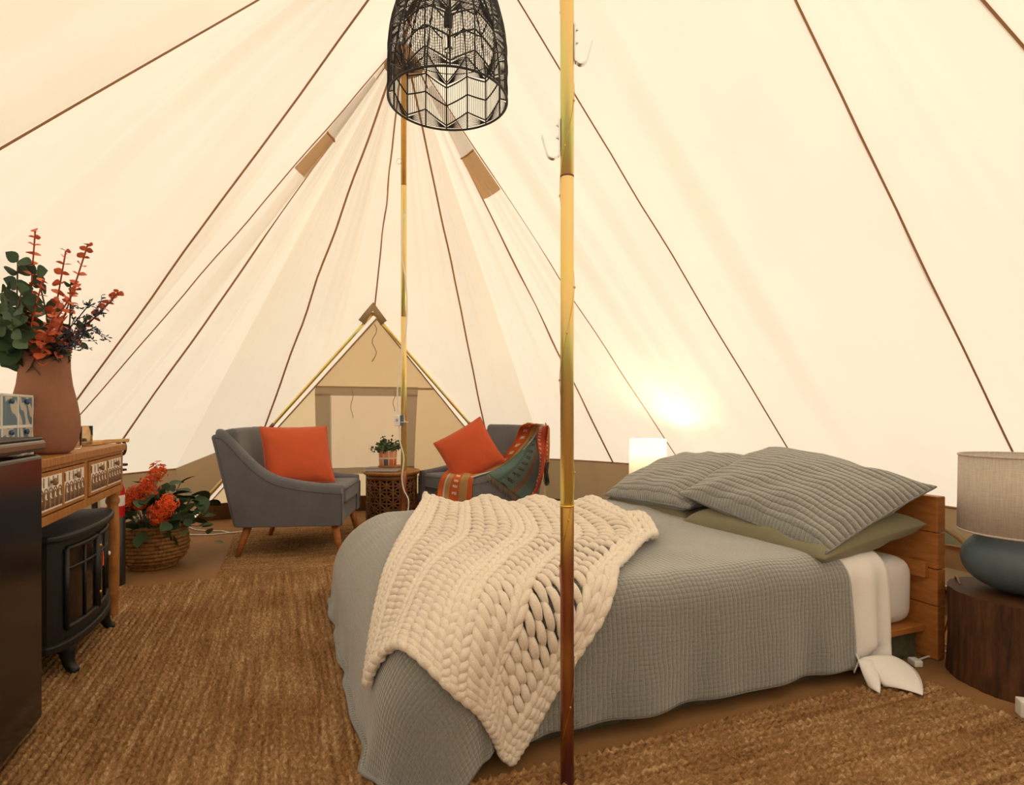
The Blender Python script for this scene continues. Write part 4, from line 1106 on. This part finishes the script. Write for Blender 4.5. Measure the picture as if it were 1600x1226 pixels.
# chest of small patterned drawers
dc = thing('drawer_chest', 'small white chest of blue leaf-patterned drawers beside the terracotta vase', 'drawer chest', TA(.985-.335, -1.436, TZ), TROT)
def M_leafprint():
    t = NT('leaf_print'); v = t.coord('Object', (1, 1, .55)); w = t.n('ShaderNodeTexWave'); w.wave_type = 'BANDS'; w.bands_direction = 'DIAGONAL'; w.inputs['Scale'].default_value = 9; w.inputs['Distortion'].default_value = 9; w.inputs['Detail'].default_value = 2; w.inputs['Detail Scale'].default_value = 1.3
    t.l(v, w.inputs['Vector']); t.l(t.ramp(w.outputs['Fac'], [(.42, srgb(196, 190, 176)), (.47, srgb(112, 134, 146)), (.8, srgb(96, 122, 138))]), t.b.inputs['Base Color']); t.b.inputs['Roughness'].default_value = .6; return t.m
m_lp = M_leafprint()
cw, chh = .335, .196
MB().box(-.15, 0, 0, cw, 0, chh).build('carcass', m_white, dc, smooth=False)
for i in range(3):
    for j in range(2):
        y0, z0 = .006+i*.109, .006+j*.0935
        d = MB().box(-.001, .002, y0+.003, y0+.103, z0+.003, z0+.088).build('drawer', m_lp, dc, smooth=False)
        MB().lathe([(.006, 0), (.009, .008), (.0, .012)], 10).xf(Matrix.Translation((.002, y0+.053, z0+.075)) @ Matrix.Rotation(PI/2, 4, 'Y')).build('knob', m_blueband, d)
    MB().box(-.001, .004, i*.109+.001, i*.109+.007, 0, chh).build('frame_bar', m_white, dc, smooth=False)
MB().box(-.001, .004, cw-.006, cw, 0, chh).build('frame_bar', m_white, dc, smooth=False)
for z in (0, .0935, chh-.006): MB().box(-.001, .004, 0, cw, z, z+.006).build('frame_bar', m_white, dc, smooth=False)

# tumblers with tealights
def tumbler(loc, label, lit=True):
    t = thing('glass_tumbler', label, 'candle glass', loc, 0, 'tumblers on the console table')
    MB().lathe([(0, 0), (.033, 0), (.036, .004), (.038, .085), (.0362, .085), (.034, .012), (0, .010)], 28).build('tumbler_wall', m_glass, t)
    MB().lathe([(0, .0125), (.017, .0125), (.017, .026), (.015, .026), (.014, .022), (0, .022)], 18).build('tealight', m_blackplastic, t)
tumbler(at(128, 697, 2.405)-Vector((0, 0, at(128, 697, 2.405).z-TZ)), 'clear glass tumbler holding a tealight at the table end')
q = at(110, 701, 2.25); q.z = TZ; tumbler(q, 'clear glass tumbler partly hidden behind the terracotta vase')
# serving board with leather loop, its handle over the table end
bA, bB, bC = TA(1.46, -1.60, TZ), TA(1.74, -1.45, TZ), TA(1.89, -1.318, TZ)
sb = thing('serving_board', 'pale wooden serving board with leather loop on handle over the table end', 'serving board', bA)
d = (bB-bA).normalized(); nn = Vector((-d.y, d.x, 0))
out = []
prof = [(0, .06), (.03, .085), (.10, .09), (.20, .085), (.28, .055), (.33, .020), (.44, .015), (.475, .016), (.49, .008)]
V = [d*x+nn*w for x, w in prof]+[d*x-nn*w for x, w in prof[::-1]]
V = [v+Vector((0, 0, .001)) for v in V]; n = len(V)
MB().add(V+[v+Vector((0, 0, .017)) for v in V], [tuple(range(n))[::-1], tuple(range(n, 2*n))]+[(i, (i+1) % n, n+(i+1) % n, n+i) for i in range(n)]).build('board', M_wood('pale_acacia', srgb(178, 134, 84), srgb(214, 176, 122), .5, (3, 3, 14), 4), sb, smooth=False, bevel=.003)
lx = d*.44
MB().add(*grid(lambda u, v: lx+d*(v*.016)+nn*(.022*math.sin(u*2*PI))+Vector((0, 0, .0-.012+.036*math.cos(u*2*PI)-.012)), 20, 1)).build('leather_loop', m_leather, sb, solid=.004)

# stove under the table
SV = TA(1.345, -1.44)
sv = thing('stove_heater', 'black cast-iron style electric stove heater with curved front under the console table', 'heater', SV, TROT)
def bow(hw, d0, d1, n=24): return [(d0+d1*math.cos(PI/2*(-1+2*k/n))**.75, -hw*math.cos(PI*k/n)) for k in range(n+1)]
def bowslab(name, hw, d0, d1, back, z0, z1, mat=m_blackmetal, bev=.004, par=sv):
    c = bow(hw, d0, d1); V = [(x, y, z0) for x, y in c]+[(back, hw, z0), (back, -hw, z0)]; n = len(V)
    V += [(x, y, z1) for x, y, _ in V]
    return MB().add(V, [tuple(range(n))[::-1], tuple(range(n, 2*n))]+[(i, (i+1) % n, n+(i+1) % n, n+i) for i in range(n)]).build(name, mat, par, smooth=False, bevel=bev)
bowslab('firebox', .285, 0, .085, -.19, .125, .475)
bowslab('top_plate', .325, .01, .105, -.21, .475, .500, bev=.008)
bowslab('base_plate', .315, .005, .098, -.21, .100, .128, bev=.006)
cF = bow(.285, 0, .085, 48)
def on_bow(y, z, off=.0):
    y = max(-.284, min(.284, y)); k = min(range(len(cF)), key=lambda i: abs(cF[i][1]-y)); return (cF[k][0]+off, y, z)
m_flame = NT('ember_glow'); m_flame.b.inputs['Base Color'].default_value = (.3, .02, .01, 1); m_flame.b.inputs['Emission Color'].default_value = (1, .10, .03, 1); m_flame.b.inputs['Emission Strength'].default_value = .35; m_flame = m_flame.m
m_sglass = M_plain('smoked_glass', (.006, .005, .005, 1), .08)
for y0, y1 in ((-.235, -.01), (.01, .235)):
    dr = MB()
    for z in (.165, .44): dr.tube([on_bow(y0+(y1-y0)*k/10, z, .004) for k in range(11)], .010, 6)
    for y in (y0, y1): dr.tube([on_bow(y, .165, .004), on_bow(y, .44, .004)], .010, 6)
    ym = (y0+y1)/2; dr.tube([on_bow(ym, .165, .004), on_bow(ym, .44, .004)], .005, 5); dr.tube([on_bow(y0+(y1-y0)*k/10, .37, .004) for k in range(11)], .005, 5)
    d_ = dr.build('stove_door', m_blackmetal, sv)
    MB().add(*grid(lambda u, v: on_bow(y0+(y1-y0)*u, .165+.275*v, .0022), 12, 1)).build('door_glass', m_sglass, d_)
for y in (.0,):
    for z in (.22, .40): MB().lathe([(0, -.006), (.005, -.004), (.005, .004), (0, .006)], 8).xf(Matrix.Translation(on_bow(y, z, .014))).build('hinge_pin', m_gold, sv)
MB().add([on_bow(.085, .30, .004), on_bow(.10, .30, .004), on_bow(.100, .33, .004), on_bow(.085, .385, .004), on_bow(.078, .385, .004), on_bow(.088, .34, .004)], [(0, 1, 2, 3, 4, 5)]).build('flame', m_flame, sv, smooth=False)
MB().lathe([(0, 0), (.010, .004), (.013, .02), (.009, .034), (0, .038)], 10).xf(Matrix.Translation((.03, .275, .31)) @ Matrix.Rotation(PI/2, 4, 'Y')).build('door_knob', m_white, sv)
for y in (-.205, .205):
    MB().add(*grid(lambda u, v: (0, 0, 0), 1, 1)) if False else None
    pts = [(.03, y, .112), (.055, y*1.04, .085), (.060, y*1.06, .045), (.075, y*1.10, .014), (.088, y*1.13, .004)]
    MB().tube(catmull(pts, 3), [.036, .035, .033, .029, .025, .022, .020, .018, .017, .017, .018, .017, .012], 8).build('leg', m_blackmetal, sv)
for y in (-.2, .2): MB().tube([(-.17, y, .11), (-.175, y*1.05, .05), (-.18, y*1.1, .0)], [.03, .02, .018], 8).build('leg', m_blackmetal, sv)

# fridge
fr = thing('mini_fridge', 'black glossy mini fridge with smoked trim in the near corner', 'fridge', TA(.709, -1.318), TROT)
FH = .845; FD, FW = .46, .50
MB().box(-FD, -.05, -FW, 0, .03, FH-.042).build('cabinet', m_fridge, fr, smooth=False, bevel=.012, seg=3)
MB().box(-.048, 0, -FW, 0, .04, FH-.048).build('door', m_fridge, fr, smooth=False, bevel=.014, seg=4)
MB().box(-FD-.005, .006, -FW-.005, .006, FH-.040, FH-.008).build('top_trim', m_bronze, fr, smooth=False, bevel=.010, seg=3)
MB().box(-FD, 0, -FW, 0, FH-.008, FH).build('top_panel', m_blackplastic, fr, smooth=False, bevel=.003)
for x, y in ((-.05, -.05), (-.05, -FW+.05), (-FD+.05, -.05), (-FD+.05, -FW+.05)): MB().lathe([(.018, 0), (.018, .03)], 12, x, y).build('foot', m_blackplastic, fr)

# fire extinguisher
q = at(176, 700, 3.06); q.z = 0
ex = thing('fire_extinguisher', 'red fire extinguisher with black head standing behind the console table leg', 'fire extinguisher', q)
MB().lathe([(0, 0), (.050, 0), (.054, .01), (.054, .50), (.046, .545), (.022, .565), (.018, .575), (0, .576)], 28).build('cylinder_body', m_extred, ex)
MB().lathe([(.0545, .42), (.0547, .421), (.0547, .475), (.0545, .476)], 28).build('label_band', m_white, ex)
m_txt = M_plain('label_print', srgb(212, 120, 110), .4)
for k in range(9): 
    a = -PI/2+.35
    MB().add(*grid(lambda u, v: (.0549*math.cos(a+u*.55), .0549*math.sin(a+u*.55), .19+k*.021+v*.013), 4, 1)).build('print_mark', m_txt, ex, smooth=False)
MB().lathe([(0, -.0), (.056, 0), (.058, .01), (.057, .36), (.054, .362)], 28).build('black_boot', m_blackplastic, ex)
MB().lathe([(.0, .57), (.016, .57), (.016, .615), (.010, .63), (0, .63)], 14).build('valve', m_blackplastic, ex)
MB().box(-.012, .075, -.012, .012, .632, .646).build('lever', m_blackplastic, ex, smooth=False, bevel=.004)
MB().box(-.012, .070, -.012, .012, .606, .618).build('carry_handle', m_blackplastic, ex, smooth=False, bevel=.004)
MB().tube(catmull([(-.015, 0, .60), (-.06, -.02, .58), (-.075, -.03, .50), (-.068, -.03, .30), (-.060, -.03, .15)], 5), .014, 8).build('hose', m_blackplastic, ex)
# wicker basket and plant
BK = at(242, 885, 3.42); BK = Vector((-2.135, 3.43, 0))
bs = thing('wicker_basket', 'round woven water hyacinth basket planter on the bare groundsheet', 'basket', BK)
prof = [(.115, .012), (.122, .030), (.150, .052), (.166, .074), (.174, .096), (.178, .118), (.178, .140), (.176, .162), (.173, .184), (.170, .206), (.168, .228), (.166, .248)]
for k, (r, z) in enumerate(prof):
    n = 64; pts = [((r+.004*math.sin(i*.5*PI+PI*k)+.002*fbm(i*.4, k))*math.cos(2*PI*i/n), (r+.004*math.sin(i*.5*PI+PI*k)+.002*fbm(i*.4, k))*math.sin(2*PI*i/n), z+.004*fbm(i*.22, k*1.3, 5)) for i in range(n)]
    MB().tube(pts, .0125, 7, closed=True).build('woven_strand', m_wicker, bs)
MB().lathe([(0, .004), (.11, .006), (.155, .07), (.162, .12), (.160, .235)], 24).build('basket_lining', m_dark, bs)
fl_ = thing('flowering_plant', 'leafy plant with clustered orange flowers filling the wicker basket', 'plant', BK+Vector((0, 0, .03)))
MB().lathe([(0, .19), (.155, .19)], 20).build('soil', m_dark, fl_)
pl1 = leaf_mesh('plant_leaf', .115, .078, m_green); pl2 = leaf_mesh('plant_leaf_b', .105, .070, m_green2)
stg = MB()
for k in range(120):
    a = rnd.uniform(0, 2*PI); e = rnd.uniform(-.05, 1.4); L = rnd.uniform(.15, .36)*(1-.2*abs(e-.5))
    tip = Vector((math.cos(a)*math.cos(e)*L*.95+.02, math.sin(a)*math.cos(e)*L*.9, .20+math.sin(e)*L*.92)); b = Vector((.05*math.cos(a), .05*math.sin(a), .17))
    if tip.x > .10: tip.z = min(tip.z, .42)
    if k < 40: stg.tube([b, b.lerp(tip, .5)+Vector((0, 0, .03)), tip], .0025, 4)
    put_leaf(pl1 if k % 3 else pl2, fl_, tip, (math.cos(a)+rnd.gauss(0, .5), math.sin(a)+rnd.gauss(0, .5), rnd.gauss(.1, .5)), rnd.uniform(-.7, .7), rnd.uniform(.7, 1.1))
for k in range(6):
    a = .3*k-.6; put_leaf(pl2, fl_, (.24+.02*k, -.02+.03*(k % 3), .36-.05*k), (1, rnd.gauss(0, .5), rnd.gauss(.3, .4)), rnd.uniform(-1, 1), .6)
for k in range(16): put_leaf(pl1, fl_, (-.12-.08*rnd.random(), -.10-.08*rnd.random(), .12+.22*rnd.random()), (-.8, -.5+rnd.gauss(0, .5), rnd.gauss(-.2, .4)), rnd.uniform(-.8, .8), 1.1)
for k in range(44):
    th_ = rnd.uniform(0, 2*PI); rr = rnd.uniform(.05, .20); x = rr*math.cos(th_)*.95+.03; z = .27+rr*math.sin(th_)*.75
    put_leaf(pl2 if k % 2 else pl1, fl_, (x, -.09-.05*rnd.random()+.25*abs(x), max(.17, z)), (math.cos(th_)+rnd.gauss(0, .5), -.3, math.sin(th_)+rnd.gauss(0, .5)), PI/2+rnd.gauss(0, .45), rnd.uniform(.55, .95))
stg.build('stems', m_stem, fl_)['kind'] = 'stuff'
# orange flower heads, each a cluster of small stars
pet = [(math.cos(t*PI/5)*(.016 if t % 2 == 0 else .006), math.sin(t*PI/5)*(.016 if t % 2 == 0 else .006), .0 if t % 2 else .004) for t in range(10)]
def cluster(c, R, n, elong=1.):
    mb = MB()
    for k in range(int(n*1.3)):
        d = Vector((rnd.gauss(0, 1), rnd.gauss(0, 1)-.6, rnd.gauss(0, 1))).normalized(); p = Vector((d.x*R, d.y*R, d.z*R*elong))
        z = d; x = z.orthogonal().normalized(); y = z.cross(x); M = Matrix((x, y, z)).transposed()
        p *= rnd.uniform(.55, 1.12); s = rnd.uniform(.7, 1.25); mb.add([p+M @ (Vector(q)*s) for q in pet]+[p+d*.0055], [(i, (i+1) % 10, 10) for i in range(10)])
    return mb.build('flower_head', m_flower, fl_, smooth=False, loc=c)
def fp(px, py, dd=3.24): return at(px, py, dd)-BK-Vector((0, 0, .03))
for px, py, R, n, el in ((248, 738, .050, 60, 1.1), (232, 752, .04, 28, .9), (238, 765, .04, 26, .8), (216, 772, .055, 66, .9), (204, 783, .05, 60, 1.), (219, 788, .035, 22, .8), (250, 800, .058, 80, 1.0), (262, 786, .050, 64, 1.0), (246, 812, .035, 22, .7), (225, 764, .035, 20, .8)):
    cluster(fp(px, py), R, n, el)

# cables on the floor
cw_ = thing('floor_cable', 'white cables lying on the groundsheet between basket and armchair', 'cable', (0, 0, 0))
def fpt(px, py, z=.006): d = FPX*(CAM_H-z)/(py-YH); p = at(px, py, d); return p
MB().tube(catmull([fpt(265, 826), fpt(292, 823), (fpt(305, 827)), fpt(325, 829), fpt(345, 829), fpt(365, 832), fpt(395, 826)], 6), .0045, 6).build('cord', m_cable, cw_)
MB().tube(catmull([fpt(270, 833), fpt(300, 835), fpt(330, 835), fpt(360, 832), fpt(395, 829)], 6), .0045, 6).build('cord', m_cable, cw_)
MB().tube(catmull([fpt(170, 892), fpt(190, 878), fpt(205, 870)], 6), .0045, 6).build('cord', m_cable, cw_)

# ================================================================== BEDSIDE
def stump(loc, r, h, label, seed=0):
    t = thing('stump_table', label, 'side table', loc, 0, 'tree stump bedside tables')
    n, m = 96, 14
    def f(u, v):
        a = u*2*PI; rr = r*(1+.045*fbm(math.cos(a)*1.4+seed, math.sin(a)*1.4, v*.5)+.028*fbm(math.cos(a)*9, math.sin(a)*9+seed, v*1.4)+.03*(1-v)**3)
        return (rr*math.cos(a), rr*math.sin(a), h*v)
    g = grid(f, n, m); MB().add(*g).build('bark', m_stump, t)
    ring = [f(i/n, 1) for i in range(n)]; ring2 = [f(i/n, 0) for i in range(n)]
    MB().add([(0, 0, h+.002)]+ring, [(0, i+1, (i+1) % n+1) for i in range(n)]).build('cut_top', m_stumptop, t)
    MB().add([(0, 0, 0)]+ring2, [(0, (i+1) % n+1, i+1) for i in range(n)]).build('cut_base', m_stumptop, t)
SN = Vector((1.735, 1.955, 0)); SNH = .300
stump(SN, .205, SNH, 'dark tree stump bedside table under the blue ceramic lamp', 1)
ln = thing('table_lamp', 'unlit table lamp with squat blue-grey ceramic base and oatmeal linen shade', 'lamp', SN+Vector((-.005, 0, SNH+.003)))
MB().lathe([(0, 0)]+[(.166*math.cos(t)**.9 if t < 1.45 else .03, .108+.108*math.sin(t)) for t in np.linspace(-1.1, 1.45, 28)]+[(0, .217)], 56).build('ceramic_base', m_ceramic, ln)
MB().lathe([(.012, .21), (.012, .30)], 12).build('lamp_stem', m_steel, ln)
sh = MB().lathe([(.174, .205), (.170, .465)], 64); sh.f = [f for f in sh.f if len(f) == 4]; sho = sh.build('lamp_shade', m_linenshade, ln, solid=.003)
MB().tube([(.1715*math.cos(k*PI/24), .1715*math.sin(k*PI/24), .465) for k in range(48)], .0035, 6, closed=True).build('shade_rim', m_linenshade, sho)
MB().tube([(.1755*math.cos(k*PI/24), .1755*math.sin(k*PI/24), .206) for k in range(48)], .0035, 6, closed=True).build('shade_rim', m_linenshade, sho)
MB().lathe([(0, .29), (.012, .292), (.03, .33), (.028, .36), (0, .375)], 16).build('light_bulb', m_white, ln)
SFp = Vector((.905, 3.88, 0))
stump(SFp, .19, .30, 'dark tree stump bedside table hidden behind the far pillows', 5)
lf = thing('table_lamp', 'lit table lamp with glowing white pleated shade behind the far pillow', 'lamp', SFp+Vector((.01, 0, .303)))
MB().lathe([(0, 0), (.05, 0), (.075, .03), (.085, .065), (.075, .10), (.04, .13), (.02, .14), (0, .14)], 32).build('ceramic_base', m_ceramic, lf)
MB().lathe([(.010, .13), (.010, .22)], 12).build('lamp_stem', m_steel, lf)
n = 72; V, F = [], []
for i in range(n*2):
    a = PI*i/n; r = .123+(.0025 if i % 2 else -.0005)
    V += [(r*math.cos(a), r*math.sin(a), .198), (r*math.cos(a)*.965, r*math.sin(a)*.965, .434)]
for i in range(n*2): j = (i+1) % (2*n); F.append((2*i, 2*j, 2*j+1, 2*i+1))
MB().add(V, F).build('lamp_shade', m_whiteshade, lf, smooth=False)
m_em = NT('lit_bulb'); m_em.b.inputs['Emission Color'].default_value = (1, .78, .5, 1); m_em.b.inputs['Emission Strength'].default_value = 3.0
MB().lathe([(0, .24), (.012, .242), (.03, .29), (.028, .32), (0, .335)], 16).build('light_bulb', m_em.m, lf)
pl = bpy.data.lights.new('lamp_light', 'POINT'); pl.energy = 9.0; pl.color = (1, .80, .55); pl.shadow_soft_size = .035
plo = bpy.data.objects.new('lamp_light', pl); C.objects.link(plo); plo.location = SFp+Vector((.01, 0, .303+.375))
# cable, adapter and plug by the near bedside
bc = thing('lamp_cable', 'white cable and adapter on the floor beside the bed plinth', 'cable', (0, 0, 0))
MB().tube(catmull([fpt(1432, 1032), fpt(1448, 1026), fpt(1462, 1024), fpt(1467, 1016), fpt(1472, 1008)], 6), .004, 6).build('cord', m_cable, bc)
MB().tube([fpt(1465, 1003), fpt(1490, 1010)], .004, 6).build('cord', m_cable, bc)
MB().tube([fpt(1465, 1014), fpt(1490, 1021)], .004, 6).build('cord', m_cable, bc)
a0 = fpt(1430, 1034, .013); MB().add(*softbox(-.016, .016, -.022, .022, -.012, .012, .008, wob=0)).xf(Matrix.Translation(a0)).build('adapter', m_white, bc)
cs = thing('lamp_flex', 'tan lamp flex hanging behind the near stump table', 'cable', (0, 0, 0))
MB().tube(catmull([at(1500, 912, 2.06), at(1494, 900, 2.12), at(1492, 915, 2.2), at(1486, 950, 2.24), at(1478, 980, 2.26), at(1470, 1000, 2.28)], 6), .004, 6).build('cord', M_plain('tan_flex', srgb(150, 116, 76), .6), cs)
ps = thing('extension_socket', 'white extension socket with black plug at the foot of the stump', 'socket', fpt(1598, 1118, .0), math.radians(-20))
MB().add(*softbox(-.012, .06, -.02, .02, 0, .05, .005, wob=0)).build('socket_body', m_white, ps)
MB().lathe([(.014, 0), (.014, .02), (.009, .03), (0, .03)], 16).xf(Matrix.Translation((.020, -.02, .025)) @ Matrix.Rotation(PI/2, 4, 'X')).build('plug', m_blackplastic, ps)
MB().tube(catmull([(.015, -.07, .035), (.0, -.09, .012), (-.02, -.07, .006), (-.03, -.04, .006), (-.015, -.10, .006), (.06, -.16, .006)], 6), .005, 6).build('black_cord', m_blackplastic, ps)

# ================================================================== PENDANT
PC = TA(1.164, 0); PZ = 2.297; PR = .262
pd = thing('pendant_lamp', 'large black woven rattan dome pendant hanging from the tent ridge', 'pendant lamp', (PC.x, PC.y, PZ))
def rad(z):
    if z < .15: return PR*(1-.02*(1-z/.15)**2*0)
    return PR*math.sqrt(max(0, 1-((z-.15)/.50)**2))
ZTOP = .642
NRIB = 16; ROT = .14
def pt(a, z, k=0.): r = rad(z)+k; return (r*math.cos(a+ROT), r*math.sin(a+ROT), z)
for i in range(NRIB):
    a = 2*PI*i/NRIB; MB().tube([pt(a, ZTOP*k/24*1.0) for k in range(25)], .0040, 5).build('rib', m_black, pd)
MB().tube([pt(2*PI*k/72, 0) for k in range(72)], .0055, 6, closed=True).build('bottom_rim', m_black, pd)
MB().tube([pt(2*PI*k/72, .27, .001) for k in range(72)], .0022, 5, closed=True).build('hoop', m_black, pd)
def zig(zb, am):
    pts = []
    for i in range(NRIB):
        for k in range(4):
            f = k/4; h0, h1 = (zb, zb+am) if i % 2 == 0 else (zb+am, zb)
            pts.append(pt(2*PI*(i+f)/NRIB, h0+(h1-h0)*f, .001))
    return pts
levels = [(.022, .062), (.118, .052), (.205, .050), (.228, .117), (.405, .052), (.49, .045)]
for zb, am in levels: MB().tube(zig(zb, am), .0036, 5, closed=True).build('zigzag_band', m_black, pd)
def zz(i, f, lv):
    if lv < 0: return 0.
    zb, am = levels[lv]; return zb+am*f if i % 2 == 0 else zb+am*(1-f)
mesh_s = MB(); NS = 9
for i in range(NRIB):
    for k in range(1, NS+1):
        f = k/(NS+1); a = 2*PI*(i+f)/NRIB
        # fan strands in the lowest band, plumb strands above
        va, pa_ = (2*PI*i/NRIB, 2*PI*(i+1)/NRIB) if i % 2 == 0 else (2*PI*(i+1)/NRIB, 2*PI*i/NRIB)
        def fan(zv, za, zb_, r_):
            zt_ = za+(zb_-za)*f; mesh_s.tube([pt(va+(pa_-va)*t/3, zv+(zt_-zv)*t/3) for t in range(4)], r_, 3, cap=False)
        fan(.010, .004, .084, .0013)
        mesh_s.tube([pt(a, zz(i, f, 0)+(zz(i, f, 2)-zz(i, f, 0))*t/4) for t in range(5)], .0015, 3, cap=False)
        # fans up to the next band
        fan(.218, .255, .345, .0014)
        mesh_s.tube([pt(a, zz(i, f, 3)+(ZTOP-.05-zz(i, f, 3))*t/10) for t in range(11)], .0015, 3, cap=False)
mesh_s.build('fine_strands', m_black, pd)['kind'] = 'stuff'
wv = MB()
for k in range(26):
    z = .325+.0118*k
    wv.tube([pt(2*PI*q/64, z+.006*math.sin(q*PI/2*.5*2)) for q in range(64)], .0012, 3, closed=True)
wv.build('cross_weave', m_black, pd)['kind'] = 'stuff'
MB().lathe([(0, ZTOP-.02), (.06, ZTOP-.02), (.064, ZTOP-.008), (.05, ZTOP+.004), (0, ZTOP+.006)], 24).build('top_cap', m_black, pd)
MB().tube([(0, 0, ZTOP-.02), (0, 0, HM-PZ-.01)], .004, 6).build('suspension_cord', m_blackplastic, pd)
MB().tube([(.004, 0, .40), (.004, 0, ZTOP)], .004, 6).build('socket_cord', m_blackplastic, pd)
MB().lathe([(0, .415), (.010, .412), (.019, .39), (.019, .33), (.016, .325), (0, .325)], 18).build('bulb_socket', m_blackplastic, pd)
MB().lathe([(0, .215), (.018, .220), (.029, .245), (.030, .265), (.022, .295), (.014, .328), (0, .328)], 20).build('light_bulb', m_bulb, pd)
